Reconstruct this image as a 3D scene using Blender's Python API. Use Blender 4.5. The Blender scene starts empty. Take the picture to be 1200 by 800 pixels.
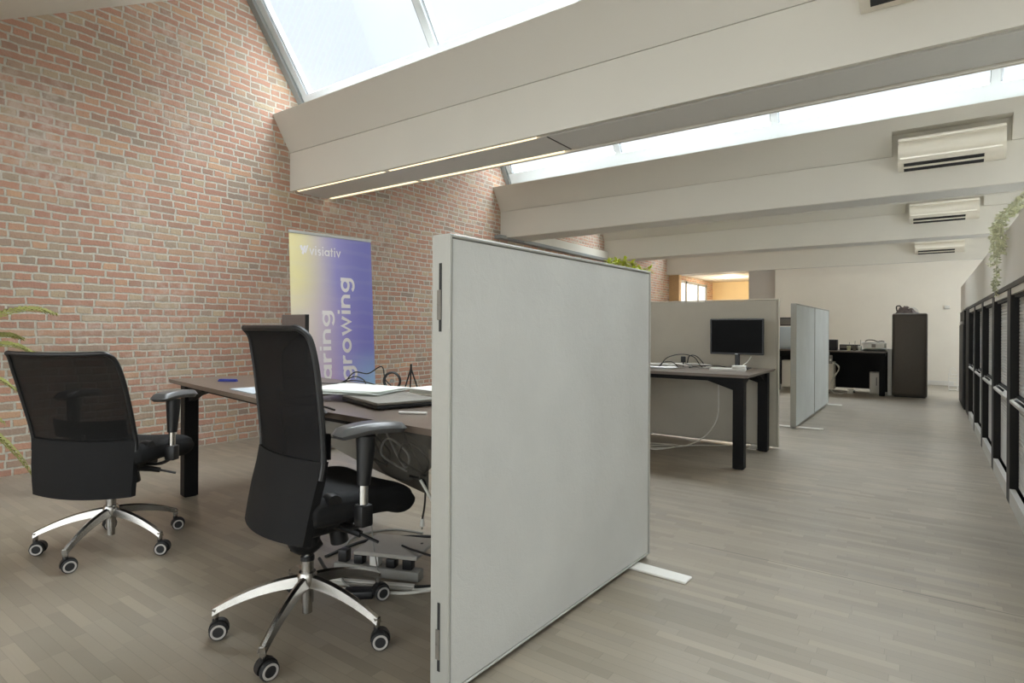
import bpy, bmesh, math, random
from mathutils import Vector, Matrix, Euler
random.seed(7)
C = bpy.context.scene.collection
SC = bpy.context.scene
PI = math.pi
R = math.radians

# ------------------------------------------------------------------ helpers
def lin(c):
    return tuple(((x/255)/12.92 if x/255 <= .04045 else ((x/255+.055)/1.055)**2.4) for x in c)

class MB:
    """collects geometry and links it as one mesh object"""
    def __init__(s):
        s.v = []; s.f = []; s.mi = []; s.M = Matrix.Identity(4); s.m = 0
    def add(s, vs, fs):
        o = len(s.v)
        s.v += [tuple(s.M @ Vector(p)) for p in vs]
        s.f += [tuple(i+o for i in f) for f in fs]
        s.mi += [s.m]*len(fs)
        return s
    def box(s, x0, x1, y0, y1, z0, z1):
        return s.add([(x0,y0,z0),(x1,y0,z0),(x1,y1,z0),(x0,y1,z0),(x0,y0,z1),(x1,y0,z1),(x1,y1,z1),(x0,y1,z1)],
                     [(0,3,2,1),(4,5,6,7),(0,1,5,4),(1,2,6,5),(2,3,7,6),(3,0,4,7)])
    def prism(s, poly, axis, a, b):
        """poly in the plane normal to axis, extruded a..b"""
        def P(p, t):
            return {'x': (t,p[0],p[1]), 'y': (p[0],t,p[1]), 'z': (p[0],p[1],t)}[axis]
        n = len(poly)
        vs = [P(p,a) for p in poly]+[P(p,b) for p in poly]
        ar = sum(poly[i][0]*poly[(i+1)%n][1]-poly[(i+1)%n][0]*poly[i][1] for i in range(n))
        flip = (ar < 0) ^ (axis == 'y')
        fs = [tuple(range(n))[::-1], tuple(range(n,2*n))]+[(i,(i+1)%n,n+(i+1)%n,n+i) for i in range(n)]
        if flip: fs = [f[::-1] for f in fs]
        return s.add(vs, fs)
    def tube(s, pts, r, n=8, cap=True, flat=1.0):
        pts = [Vector(p) for p in pts]; k = len(pts)
        rs = r if isinstance(r,(list,tuple)) else [r]*k
        t0 = (pts[1]-pts[0]).normalized()
        up = Vector((0,0,1)) if abs(t0.z) < .9 else Vector((1,0,0))
        nrm = (up-t0*up.dot(t0)).normalized()
        vs = []; fs = []
        for i in range(k):
            t = ((pts[min(i+1,k-1)]-pts[max(i-1,0)])).normalized()
            nrm = (nrm-t*nrm.dot(t))
            nrm = nrm.normalized() if nrm.length > 1e-6 else t.orthogonal().normalized()
            bn = t.cross(nrm)
            for j in range(n):
                a = 2*PI*j/n
                vs.append(tuple(pts[i]+nrm*math.cos(a)*rs[i]*flat+bn*math.sin(a)*rs[i]))
        for i in range(k-1):
            for j in range(n):
                a=i*n+j; b=i*n+(j+1)%n
                fs.append((a,b,b+n,a+n))
        if cap:
            fs.append(tuple(range(n))[::-1]); fs.append(tuple(range((k-1)*n,k*n)))
        return s.add(vs, fs)
    def lathe(s, prof, n=24, axis='z', c=(0,0,0), cap=True):
        vs=[]; fs=[]; k=len(prof)
        for (r,h) in prof:
            for j in range(n):
                a=2*PI*j/n; p=(r*math.cos(a), r*math.sin(a), h)
                if axis=='x': p=(p[2],p[0],p[1])
                if axis=='y': p=(p[1],p[2],p[0])
                vs.append((p[0]+c[0],p[1]+c[1],p[2]+c[2]))
        for i in range(k-1):
            for j in range(n):
                a=i*n+j; b=i*n+(j+1)%n
                fs.append((a,b,b+n,a+n))
        if cap: fs.append(tuple(range(n))[::-1]); fs.append(tuple(range((k-1)*n,k*n)))
        return s.add(vs,fs)
    def rbox(s, x0, x1, y0, y1, z0, z1, r=.01, seg=2):
        bm = bmesh.new(); bmesh.ops.create_cube(bm, size=1)
        for v in bm.verts:
            v.co = Vector(((x0+x1)/2+v.co.x*(x1-x0),(y0+y1)/2+v.co.y*(y1-y0),(z0+z1)/2+v.co.z*(z1-z0)))
        bmesh.ops.bevel(bm, geom=bm.edges[:], offset=r, segments=seg, affect='EDGES', profile=.5)
        bm.verts.index_update()
        s.add([tuple(v.co) for v in bm.verts],[tuple(v.index for v in f.verts) for f in bm.faces]); bm.free()
        return s
    def grid(s, fn, nu, nv):
        vs=[fn(i/nu,j/nv) for j in range(nv+1) for i in range(nu+1)]
        fs=[(j*(nu+1)+i,j*(nu+1)+i+1,(j+1)*(nu+1)+i+1,(j+1)*(nu+1)+i) for j in range(nv) for i in range(nu)]
        return s.add(vs,fs)
    def build(s, name, mat, parent=None, smooth=True, ang=35, loc=None, rot=None):
        me = bpy.data.meshes.new(name); me.from_pydata(s.v, [], s.f); me.update()
        for m in (mat if isinstance(mat,(list,tuple)) else [mat]): me.materials.append(m)
        if isinstance(mat,(list,tuple)):
            for p,i in zip(me.polygons,s.mi): p.material_index=i
        if smooth:
            for p in me.polygons: p.use_smooth=True
            me.set_sharp_from_angle(angle=R(ang))
        o = bpy.data.objects.new(name, me); C.objects.link(o)
        if parent: o.parent = parent
        if loc: o.location = loc
        if rot: o.rotation_euler = rot
        return o

def thing(name, label, cat, loc=(0,0,0), rz=0, group=None):
    o = bpy.data.objects.new(name, None); C.objects.link(o)
    o.empty_display_size=.1
    o.location = loc; o.rotation_euler=(0,0,rz); o['label']=label; o['category']=cat
    if group: o['group']=group
    return o
def tag(o, label, cat, group=None):
    o['label']=label; o['category']=cat
    if group: o['group']=group
    return o
def struct(o, label=None, cat=None):
    o['kind']='structure'
    if label: o['label']=label
    if cat: o['category']=cat
    return o
def dup(root, loc, rz, label, group=None):
    def cp(o, par):
        c = o.copy(); C.objects.link(c)
        if par: c.parent = par
        for ch in list(o.children): cp(ch, c)
        return c
    r = cp(root, None); r.location=loc; r.rotation_euler=(0,0,rz); r['label']=label
    if group: r['group']=group
    return r
def spline(pts, n=8):
    pts=[Vector(p) for p in pts]; out=[]
    P=[pts[0]]+pts+[pts[-1]]
    for i in range(1,len(P)-2):
        for k in range(n):
            t=k/n; a,b,c,d=P[i-1],P[i],P[i+1],P[i+2]
            out.append(.5*((2*b)+(c-a)*t+(2*a-5*b+4*c-d)*t*t+(3*b-a-3*c+d)*t**3))
    out.append(pts[-1]); return out

# ------------------------------------------------------------------ materials
class NT:
    def __init__(s, name):
        s.mat = bpy.data.materials.new(name); s.mat.use_nodes=True
        s.t = s.mat.node_tree; s.b = s.t.nodes['Principled BSDF']; s.out = s.t.nodes['Material Output']
    def n(s, typ, **kw):
        nd = s.t.nodes.new(typ)
        for k,v in kw.items(): setattr(nd,k,v)
        return nd
    def L(s, a, b): s.t.links.new(a,b)
    def sock(s, inp, v):
        if isinstance(v,(int,float)): inp.default_value=v
        elif isinstance(v,(tuple,list)): inp.default_value=v if len(v)!=3 or inp.type!='RGBA' else (*v,1)
        else: s.L(v,inp)
    def math(s, op, a, b=0.0, c=0.0):
        nd=s.n('ShaderNodeMath',operation=op); s.sock(nd.inputs[0],a); s.sock(nd.inputs[1],b); s.sock(nd.inputs[2],c)
        return nd.outputs[0]
    def mix(s, f, a, b, bt='MIX'):
        nd=s.n('ShaderNodeMix',data_type='RGBA',blend_type=bt)
        s.sock(nd.inputs[0],f); s.sock(nd.inputs[6],a); s.sock(nd.inputs[7],b); return nd.outputs[2]
    def ramp(s, f, stops, interp='LINEAR'):
        nd=s.n('ShaderNodeValToRGB'); cr=nd.color_ramp; cr.interpolation=interp
        while len(cr.elements)<len(stops): cr.elements.new(.5)
        for e,(p,c) in zip(cr.elements,stops):
            e.position=p; e.color=(*c,1) if len(c)==3 else c
        s.L(f,nd.inputs[0]); return nd.outputs[0]
    def noise(s, vec, scale, detail=4, rough=.55, dist=0):
        nd=s.n('ShaderNodeTexNoise'); nd.inputs['Scale'].default_value=scale; nd.inputs['Detail'].default_value=detail
        nd.inputs['Roughness'].default_value=rough; nd.inputs['Distortion'].default_value=dist
        if vec is not None: s.L(vec,nd.inputs['Vector'])
        return nd.outputs
    def smooth(s, v, a, b):
        nd=s.n('ShaderNodeMapRange',interpolation_type='SMOOTHSTEP'); s.L(v,nd.inputs[0])
        nd.inputs[1].default_value=a; nd.inputs[2].default_value=b; return nd.outputs[0]
    def bump(s, h, strength=.3, dist=.01):
        nd=s.n('ShaderNodeBump'); nd.inputs['Strength'].default_value=strength; nd.inputs['Distance'].default_value=dist
        s.L(h,nd.inputs['Height']); s.L(nd.outputs[0],s.b.inputs['Normal'])
    def pos(s):
        g=s.n('ShaderNodeNewGeometry'); sp=s.n('ShaderNodeSeparateXYZ'); s.L(g.outputs['Position'],sp.inputs[0])
        return g.outputs['Position'],sp.outputs[0],sp.outputs[1],sp.outputs[2]
    def obj(s):
        g=s.n('ShaderNodeTexCoord'); sp=s.n('ShaderNodeSeparateXYZ'); s.L(g.outputs['Object'],sp.inputs[0])
        return g.outputs['Object'],sp.outputs[0],sp.outputs[1],sp.outputs[2]
    def wn(s, x, y, z=0.0):
        cb=s.n('ShaderNodeCombineXYZ'); s.sock(cb.inputs[0],x); s.sock(cb.inputs[1],y); s.sock(cb.inputs[2],z)
        nd=s.n('ShaderNodeTexWhiteNoise',noise_dimensions='3D'); s.L(cb.outputs[0],nd.inputs['Vector']); return nd.outputs
    def set(s, **kw):
        for k,v in kw.items(): s.sock(s.b.inputs[k.replace('_',' ')],v)

def plain(name, c, rough=.5, metal=0.0, var=.06, scale=30, bump=0.0, bscale=200, spec=.5, linear=False):
    m=NT(name); col=c if linear else lin(c)
    vec=m.obj()[0]
    nz=m.noise(vec,scale)[0]
    lo=tuple(x*(1-var) for x in col); hi=tuple(min(1,x*(1+var)) for x in col)
    m.set(Base_Color=m.ramp(nz,[(.3,lo),(.7,hi)]),Roughness=rough,Metallic=metal)
    m.b.inputs['Specular IOR Level'].default_value=spec
    if bump>0: m.bump(m.noise(vec,bscale,3)[0],bump,.004)
    return m.mat

def brick_mat():
    m=NT('old_red_brick'); vec,x,y,z=m.pos()
    d=m.noise(vec,9,3)[1]; sp=m.n('ShaderNodeSeparateXYZ'); m.L(d,sp.inputs[0])
    d2=m.noise(vec,1.3,2)[0]
    yy=m.math('ADD',y,m.math('MULTIPLY',m.math('SUBTRACT',sp.outputs[0],.5),.022))
    zz=m.math('ADD',z,m.math('MULTIPLY',m.math('SUBTRACT',sp.outputs[1],.5),.020))
    zz=m.math('ADD',zz,m.math('MULTIPLY',m.math('SUBTRACT',d2,.5),.03))
    h=.0605
    t=m.math('DIVIDE',zz,h); row=m.math('FLOOR',t); fz=m.math('MULTIPLY',m.math('FRACT',t),h)
    par=m.math('MODULO',m.math('ABSOLUTE',row),2.0)
    w=m.math('ADD',.108,m.math('MULTIPLY',par,.112))
    rn=m.wn(row,3.0)[0]
    u=m.math('DIVIDE',m.math('ADD',m.math('ADD',yy,20.0),m.math('MULTIPLY',rn,.2)),w)
    col=m.math('FLOOR',u); fy=m.math('MULTIPLY',m.math('FRACT',u),w)
    e=m.math('MINIMUM',m.math('MINIMUM',fy,m.math('SUBTRACT',w,fy)),m.math('MINIMUM',fz,m.math('SUBTRACT',h,fz)))
    # irregular arris
    e=m.math('ADD',e,m.math('MULTIPLY',m.math('SUBTRACT',m.noise(vec,55,3)[0],.5),.008))
    rnd=m.wn(row,col,1.0)
    mask=m.smooth(e,.0055,.0095)
    bc=m.ramp(rnd[0],[(0,lin((174,142,126))),(.18,lin((198,151,131))),(.38,lin((206,157,134))),(.55,lin((186,140,124))),
                      (.7,lin((214,174,142))),(.82,lin((172,152,138))),(.92,lin((202,185,156))),(1,lin((157,144,133)))])
    bc=m.mix(m.math('MULTIPLY',m.noise(vec,38,4)[0],.5),bc,lin((180,152,134)))
    bc=m.mix(m.smooth(m.noise(vec,70,2)[0],.62,.75),bc,lin((148,124,113)))
    mc=m.ramp(m.noise(vec,26,4)[0],[(.3,lin((188,184,172))),(.7,lin((216,212,200)))])
    # lime smears where the wall was cleaned badly
    sm=m.math('MULTIPLY',m.smooth(m.noise(vec,1.1,5,.6)[0],.46,.68),m.smooth(m.noise(vec,14,4,.6)[0],.36,.66))
    col_=m.mix(mask,mc,bc)
    col_=m.mix(m.math('MULTIPLY',sm,.62),col_,lin((216,204,192)))
    m.set(Base_Color=col_,Roughness=.92)
    m.b.inputs['Specular IOR Level'].default_value=.2
    hh=m.math('ADD',m.math('MULTIPLY',mask,.8),m.math('MULTIPLY',m.noise(vec,60,4)[0],.45))
    m.bump(hh,.75,.012)
    return m.mat

def floor_mat():
    m=NT('dark_strip_parquet'); vec,x,y,z=m.pos()
    w=.043; l=.27
    t=m.math('DIVIDE',m.math('ADD',y,20.0),w); row=m.math('FLOOR',t); fy=m.math('MULTIPLY',m.math('FRACT',t),w)
    rn=m.wn(row,5.0)[0]
    u=m.math('DIVIDE',m.math('ADD',m.math('ADD',x,30.0),m.math('MULTIPLY',rn,1.7)),l); col=m.math('FLOOR',u); fx=m.math('MULTIPLY',m.math('FRACT',u),l)
    rnd=m.wn(row,col,2.0)
    mp=m.n('ShaderNodeMapping'); m.L(vec,mp.inputs[0]); mp.inputs['Scale'].default_value=(2.0,40,1)
    g=m.noise(mp.outputs[0],2.2,5,.6)[0]
    c=m.ramp(rnd[0],[(0,lin((131,122,107))),(.25,lin((141,131,115))),(.5,lin((146,136,120))),(.75,lin((151,141,125))),(.92,lin((161,149,131))),(1,lin((136,128,116)))])
    c=m.mix(m.math('MULTIPLY',g,.45),c,lin((130,122,110)))
    big=m.noise(vec,.7,3)[0]
    c=m.mix(m.math('MULTIPLY',m.smooth(big,.4,.7),.35),c,lin((152,146,136)))
    e=m.math('MINIMUM',m.math('MINIMUM',fy,m.math('SUBTRACT',w,fy)),m.math('MINIMUM',fx,m.math('SUBTRACT',l,fx)))
    gr=m.smooth(e,.0003,.0012)
    c=m.mix(m.math('MULTIPLY',m.math('SUBTRACT',1.0,gr),.35),c,lin((60,52,45)))
    # one open joint across the walkway
    jd=m.math('ABSOLUTE',m.math('SUBTRACT',y,2.99))
    ja=m.math('MULTIPLY',m.math('LESS_THAN',jd,.003),m.math('GREATER_THAN',x,-1.0))
    c=m.mix(m.math('MULTIPLY',ja,.7),c,lin((50,44,38)))
    m.set(Base_Color=c,Roughness=m.math('ADD',.24,m.math('MULTIPLY',m.noise(vec,3,4)[0],.18)))
    m.b.inputs['Specular IOR Level'].default_value=.5
    m.bump(m.math('ADD',m.math('MULTIPLY',gr,.3),m.math('MULTIPLY',g,.25)),.22,.004)
    return m.mat

def glass_mat():
    m=NT('clear_glass'); t=m.t; t.nodes.remove(m.b)
    tr=m.n('ShaderNodeBsdfTransparent'); tr.inputs[0].default_value=(.97,.985,.985,1)
    gl=m.n('ShaderNodeBsdfGlossy'); gl.inputs['Roughness'].default_value=.02
    fr=m.n('ShaderNodeFresnel'); fr.inputs[0].default_value=1.45
    mx=m.n('ShaderNodeMixShader'); m.L(m.math('MULTIPLY',fr.outputs[0],.15),mx.inputs[0]); m.L(tr.outputs[0],mx.inputs[1]); m.L(gl.outputs[0],mx.inputs[2])
    m.L(mx.outputs[0],m.out.inputs[0]); return m.mat

def mesh_mat(name, c, through, rough=.6):
    """woven see-through chair fabric"""
    m=NT(name); vec=m.obj()[0]
    m.set(Base_Color=lin(c),Roughness=rough); 
    m.b.inputs['Specular IOR Level'].default_value=.2
    tr=m.n('ShaderNodeBsdfTransparent')
    mx=m.n('ShaderNodeMixShader'); m.L(m.math('MULTIPLY',m.math('ADD',.7,m.math('MULTIPLY',m.noise(vec,6,2)[0],.6)),through),mx.inputs[0])
    m.L(m.b.outputs[0],mx.inputs[1]); m.L(tr.outputs[0],mx.inputs[2]); m.L(mx.outputs[0],m.out.inputs[0]); return m.mat

def emis(name, c, s):
    m=NT(name); m.set(Base_Color=c,Emission_Color=c,Emission_Strength=s); return m.mat

def fabric_screen(name, c):
    m=NT(name); vec,x,y,z=m.obj()
    n1=m.noise(vec,3,4)[0]; n2=m.noise(vec,260,2)[0]; n3=m.noise(vec,18,5,.65,1.2)[0]
    col=lin(c)
    m.set(Base_Color=m.ramp(n1,[(.3,tuple(a*.95 for a in col)),(.7,tuple(min(1,a*1.04) for a in col))]),Roughness=.85)
    m.b.inputs['Specular IOR Level'].default_value=.25
    m.bump(m.math('ADD',m.math('MULTIPLY',n2,.25),m.math('MULTIPLY',n3,.8)),.35,.006)
    return m.mat

def banner_mat():
    m=NT('printed_banner'); vec,x,y,z=m.obj()
    gx=m.smooth(x,.0,.84); gz=m.smooth(z,.0,2.0)
    nz=m.noise(vec,1.6,2,.5,.8)[0]
    top=m.ramp(m.math('ADD',gx,m.math('MULTIPLY',m.math('SUBTRACT',nz,.5),.25)),[(0,lin((245,235,178))),(.3,lin((214,205,214))),(.6,lin((164,160,225))),(1,lin((140,142,221)))])
    mid=m.ramp(gx,[(0,lin((241,231,210))),(.35,lin((210,194,221))),(.65,lin((169,160,228))),(1,lin((135,135,221)))])
    bot=m.ramp(gx,[(0,lin((221,225,245))),(.4,lin((210,180,221))),(.7,lin((171,169,235))),(1,lin((169,210,245)))])
    c=m.mix(m.smooth(gz,.62,.9),mid,top); c=m.mix(m.smooth(gz,.12,.5),bot,c)
    wv=m.n('ShaderNodeTexWave',wave_type='RINGS'); wv.inputs['Scale'].default_value=2.2; wv.inputs['Distortion'].default_value=3
    mp=m.n('ShaderNodeMapping'); m.L(vec,mp.inputs[0]); mp.inputs['Location'].default_value=(.1,0,-1.9); m.L(mp.outputs[0],wv.inputs['Vector'])
    f=m.math('MULTIPLY',m.smooth(wv.outputs[1],.7,1.0),.06)
    c=m.mix(f,c,lin((225,222,232)))
    m.set(Base_Color=c,Roughness=.55); return m.mat

M={}
M['brick']=brick_mat(); M['floor']=floor_mat(); M['glass']=glass_mat()
M['white']=plain('white_paint',(222,217,206),.7,var=.015,scale=4,bump=.05)
M['beamwhite']=plain('beam_paint',(216,213,204),.6,var=.01,scale=2)
M['soffit']=plain('beam_soffit_grey',(214,214,211),.6,var=.01)
M['wallcream']=plain('back_wall_paint',(240,235,224),.75,var=.015,scale=3,bump=.05)
M['warmwall']=plain('warm_room_paint',(232,210,165),.75,var=.02,scale=3)
M['greywall']=plain('grey_wall_paint',(205,200,193),.75,var=.015)
M['tan']=plain('tan_timber',(200,165,120),.6,var=.06)
M['alu']=plain('aluminium_frame',(200,203,204),.35,.85,var=.03)
M['winwhite']=plain('window_frame_white',(204,209,214),.4,var=.01)
M['wingrey']=plain('window_frame_grey',(146,150,150),.5,var=.02)
M['black']=plain('black_plastic',(15,15,16),.45,var=.1)
M['blackmetal']=plain('black_metal',(15,15,16),.55,var=.08,spec=.2)
M['cabblack']=plain('cabinet_black',(23,22,20),.5,var=.06,spec=.25)
M['rubber']=plain('rubber',(30,30,31),.7,var=.1)
M['seat']=plain('black_upholstery',(19,19,20),.8,var=.15,scale=60,bump=.25,bscale=900,spec=.3)
M['backlow']=plain('black_back_cover',(14,14,15),.75,var=.12,scale=60,bump=.2,bscale=900,spec=.3)
M['mesh']=mesh_mat('black_chair_mesh',(10,10,12),.10)
M['meshthin']=mesh_mat('thin_chair_mesh',(10,10,10),.20)
M['pad']=plain('armrest_pad',(84,84,84),.3,var=.05)
M['chrome']=plain('chrome',(215,214,210),.12,1.0,var=.03)
M['polish']=plain('polished_aluminium',(168,165,160),.27,1.0,var=.04)
M['tread']=plain('grey_wheel_ring',(176,172,168),.5,var=.04)
M['desk']=plain('dark_desk_top',(104,92,82),.3,var=.08,scale=12)
M['deskedge']=plain('desk_edge',(72,62,54),.45,var=.08)
M['scrwhite']=fabric_screen('pale_screen_fabric',(196,197,194))
M['scrpale']=fabric_screen('bluish_white_screen_fabric',(222,226,225))
M['scrgrey']=fabric_screen('grey_screen_fabric',(194,189,176))
M['scrframe']=plain('screen_frame',(170,170,164),.45,.15,var=.02)
M['dark']=plain('dark_gap',(40,40,40),.7,var=.05)
M['paper']=plain('white_paper',(232,232,228),.8,var=.02)
M['papergreen']=plain('greenish_paper',(228,232,226),.8,var=.02)
M['tray']=plain('grey_tray_metal',(120,116,108),.55,.2,var=.04)
M['slabgrey']=plain('slab_grey',(168,164,156),.45,var=.03)
M['net']=mesh_mat('grey_cable_net',(105,100,92),.45)
M['wcable']=plain('white_cable',(222,220,212),.5,var=.03)
M['bcable']=plain('black_cable',(24,24,24),.5,var=.1)
M['gcable']=plain('grey_cable',(140,138,132),.5,var=.05)
M['whiteplastic']=plain('white_plastic',(228,226,220),.4,var=.01)
M['acplastic']=plain('ac_plastic',(226,220,206),.42,var=.01)
M['screenglass']=plain('monitor_glass',(3,3,3),.4,var=.1,spec=.08)
M['bezel']=plain('monitor_bezel',(22,22,22),.4,var=.1)
M['brownmon']=plain('monitor_back_grey',(108,98,93),.55,var=.03)
M['slat']=plain('grey_tambour',(196,195,191),.42,0.0,var=.03)
M['rail']=plain('pale_grey_rail',(192,190,184),.4,.2,var=.02)
M['locker']=plain('brown_black_locker',(92,86,79),.5,var=.05)
M['led']=emis('warm_led',(1.0,.83,.52),1.15)
M['palm']=plain('palm_leaf',(150,152,84),.55,var=.25,scale=14)
M['stem']=plain('plant_stem',(136,128,84),.6,var=.15)
M['leafpale']=plain('trailing_leaf',(206,208,176),.6,var=.3,scale=25)
M['leaflime']=plain('lime_leaf',(206,216,70),.5,var=.2,scale=12)
M['pot']=plain('pot_white',(214,210,202),.5,var=.02)
M['potdark']=plain('pot_dark',(70,66,62),.6,var=.05)
M['soil']=plain('soil',(52,42,34),.95,var=.3,scale=40)
M['blue']=plain('blue_plastic',(52,66,160),.4,var=.05)
M['banner']=banner_mat()
M['letter']=plain('banner_letter_white',(246,243,247),.6,var=.01)
M['bluewhite']=plain('bluish_white_plastic',(200,212,222),.4,var=.02)
M['greybag']=plain('grey_bag',(122,112,112),.8,var=.25,scale=18)
M['roof']=plain('roof_sheet',(112,114,118),.45,var=.02)
M['curtain']=plain('pale_curtain',(222,226,226),.8,var=.04)

# ------------------------------------------------------------------ the room
XL, XR = -5.5, 2.6
YB, YF = -3.6, 14.74            # rear wall face, far wall face
Y0 = [-3.82,-.10,3.62,7.36,11.0,14.60]
ZB = [2.555,2.555,2.555,2.545,2.55,2.53]
FOLD, TOP = 2.962, 3.31
SL = .589                        # soffit slope
RIDGE = 4.45

b=MB().box(-5.9,3.0,-4.3,20,-.2,0); struct(b.build('floor',M['floor'],smooth=False))
# brick gable wall with saw-tooth top
pts=[(-4.3,0),(19.0,0),(19.0,3.3)]
for i in range(5,0,-1):
    y=Y0[i]; yp=Y0[i-1]+.525
    if i==5: pts+= [(y+.5,3.3)]
    pts+=[(y+.27,3.36),(y-.44,RIDGE),(y-.60,RIDGE+.02)]
    pts+=[(yp+.05,2.93+.10)]
    pts+=[(yp-.1,3.36)]
pts+=[(-4.3,3.36)]
struct(MB().prism(pts,'x',XL-.35,XL).build('wall_left',M['brick'],smooth=False))
# far wall: face, recessed grey panel, opening into the next room
b=MB(); b.box(-2.90,XR+.3,YF,YF+.14,0,2.56)
struct(b.build('wall_back',M['wallcream'],smooth=False))
struct(MB().box(-3.52,-2.90,YF+.10,YF+.22,0,2.56).build('wall_back_recess',M['greywall'],smooth=False))
struct(MB().box(XL,-5.24,YF+.05,YF+.25,0,2.56).build('trim_1',M['tan'],smooth=False))
struct(MB().box(-2.9,.46,YF-.015,YF,0,.09).build('baseboard_back',M['whiteplastic'],smooth=False))
# next room
b=MB(); b.box(XL,-3.3,18.6,18.8,0,2.6); b.box(-3.52,-3.4,YF+.22,18.6,0,2.6)
struct(b.build('wall_far_room',M['warmwall'],smooth=False))
struct(MB().box(XL-.1,-3.3,YF+.66,18.8,2.6,2.7).build('ceiling_far_room',M['white'],smooth=False))
# rear wall with three windows, right wall with windows (unseen openings added for fill light)
def holed_wall(name, axis, a0, a1, z1, t0, t1, holes, mat):
    m=MB()
    def bx(u0,u1,w0,w1):
        if axis=='y': m.box(u0,u1,t0,t1,w0,w1)
        else: m.box(t0,t1,u0,u1,w0,w1)
    cur=a0
    for (h0,h1,z0,zt) in holes:
        bx(cur,h0,0,z1); bx(h0,h1,0,z0); bx(h0,h1,zt,z1); cur=h1
    bx(cur,a1,0,z1)
    return struct(m.build(name,mat,smooth=False))
RW=[(-5.1,-2.9,.35,2.6),(-2.5,-.3,.35,2.6),(.1,2.3,.35,2.6)]
SW=[(-3.0,-.9,.9,2.35),(4.3,6.6,.9,2.35),(8.1,10.4,.6,2.5),(11.6,14.2,.6,2.5)]
holed_wall('wall_rear','y',XL,XR+.3,3.3,YB-.25,YB,RW,M['white'])
holed_wall('wall_right','x',YB,YF,4.5,XR,XR+.3,SW,M['white'])
wn=[0]
def portal(loc,rot,sx,sy):
    l=bpy.data.lights.new('daylight_portal','AREA'); l.shape='RECTANGLE'; l.size=sx; l.size_y=sy
    l.cycles.is_portal=True
    o=bpy.data.objects.new('daylight_portal',l); C.objects.link(o); o.location=loc; o.rotation_euler=rot
def window_root():
    wn[0]+=1
    o=bpy.data.objects.new('window_%d'%wn[0],None); C.objects.link(o); o['kind']='structure'; return o
for (axis,hs) in (('y',RW),('x',SW)):  # unseen windows, added to fill the room with daylight
    for (a0,a1,z0,z1) in hs:
        w=window_root(); f=MB(); p=MB()
        def bx(m,u0,u1,w0,w1,t):
            if axis=='y': m.box(u0,u1,YB-.15-t,YB-.15+t,w0,w1)
            else: m.box(XR+.15-t,XR+.15+t,u0,u1,w0,w1)
        bx(f,a0,a0+.06,z0,z1,.035); bx(f,a1-.06,a1,z0,z1,.035); bx(f,a0+.06,a1-.06,z0,z0+.06,.035); bx(f,a0+.06,a1-.06,z1-.06,z1,.035)
        c=(a0+a1)/2; bx(f,c-.03,c+.03,z0+.06,z1-.06,.03)
        bx(p,a0+.06,c-.03,z0+.06,z1-.06,.006); bx(p,c+.03,a1-.06,z0+.06,z1-.06,.006)
        f.build('window_frame',M['winwhite'],w,smooth=False); p.build('pane',M['glass'],w,smooth=False)
        if axis=='y': portal(((a0+a1)/2,YB-.3,(z0+z1)/2),(R(90),0,0),a1-a0,z1-z0)
        else: portal((XR+.32,(a0+a1)/2,(z0+z1)/2),(R(90),0,R(90)),a1-a0,z1-z0)

# roof bays: white sloping soffit, saw-tooth glazing
BX0,BX1=XL,XR
for i in range(6):
    y=Y0[i]; zb=ZB[i]
    hasac = i in (2,3,4,5)
    # beam: vertical face, leaning fascia above, thin shadow line at the fold
    b=MB()
    core=[(y+.495,zb+.03),(y+.495,zb),(y+.525,zb),(y+.525,TOP-.02),(y+.03,TOP),(y+.03,FOLD),(y+.012,FOLD),(y+.012,FOLD-.006),(y,FOLD-.006),(y,zb),(y+.03,zb),(y+.03,zb+.03)][::-1]
    _=[(y,zb+.03),(y,FOLD-.006),(y+.012,FOLD-.006),(y+.012,FOLD),(y+.03,FOLD),(y+.03,TOP),(y+.525,TOP-.02),(y+.525,zb+.03)]
    b.prism(core,'x',BX0,BX1)
    def fascia(x0,x1,za=FOLD):
        k=(za-FOLD)/(TOP-FOLD)*.205
        b.prism([(y-k-.001,za),(y-.205,TOP),(y+.03,TOP),(y+.03,za)],'x',x0,x1)
    if i in (3,4):
        ax0,ax1={3:(-.30,.67),4:(-.27,.69)}[i]
        fascia(BX0,ax0); fascia(ax1,BX1); fascia(ax0,ax1,3.19)
    else: fascia(BX0,BX1)
    b.box(BX0,BX1,y+.03,y+.42,TOP-.02,TOP+.02)          # sill ledge
    struct(b.build('ceiling_beam',M['beamwhite'],smooth=False))
    s=MB()
    s.box(BX0,BX1,y+.075,y+.45,zb+.004,zb+.03)
    xs=[-2.33,.55]; 
    struct(s.build('ceiling_soffit',M['soffit'],smooth=False))
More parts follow.
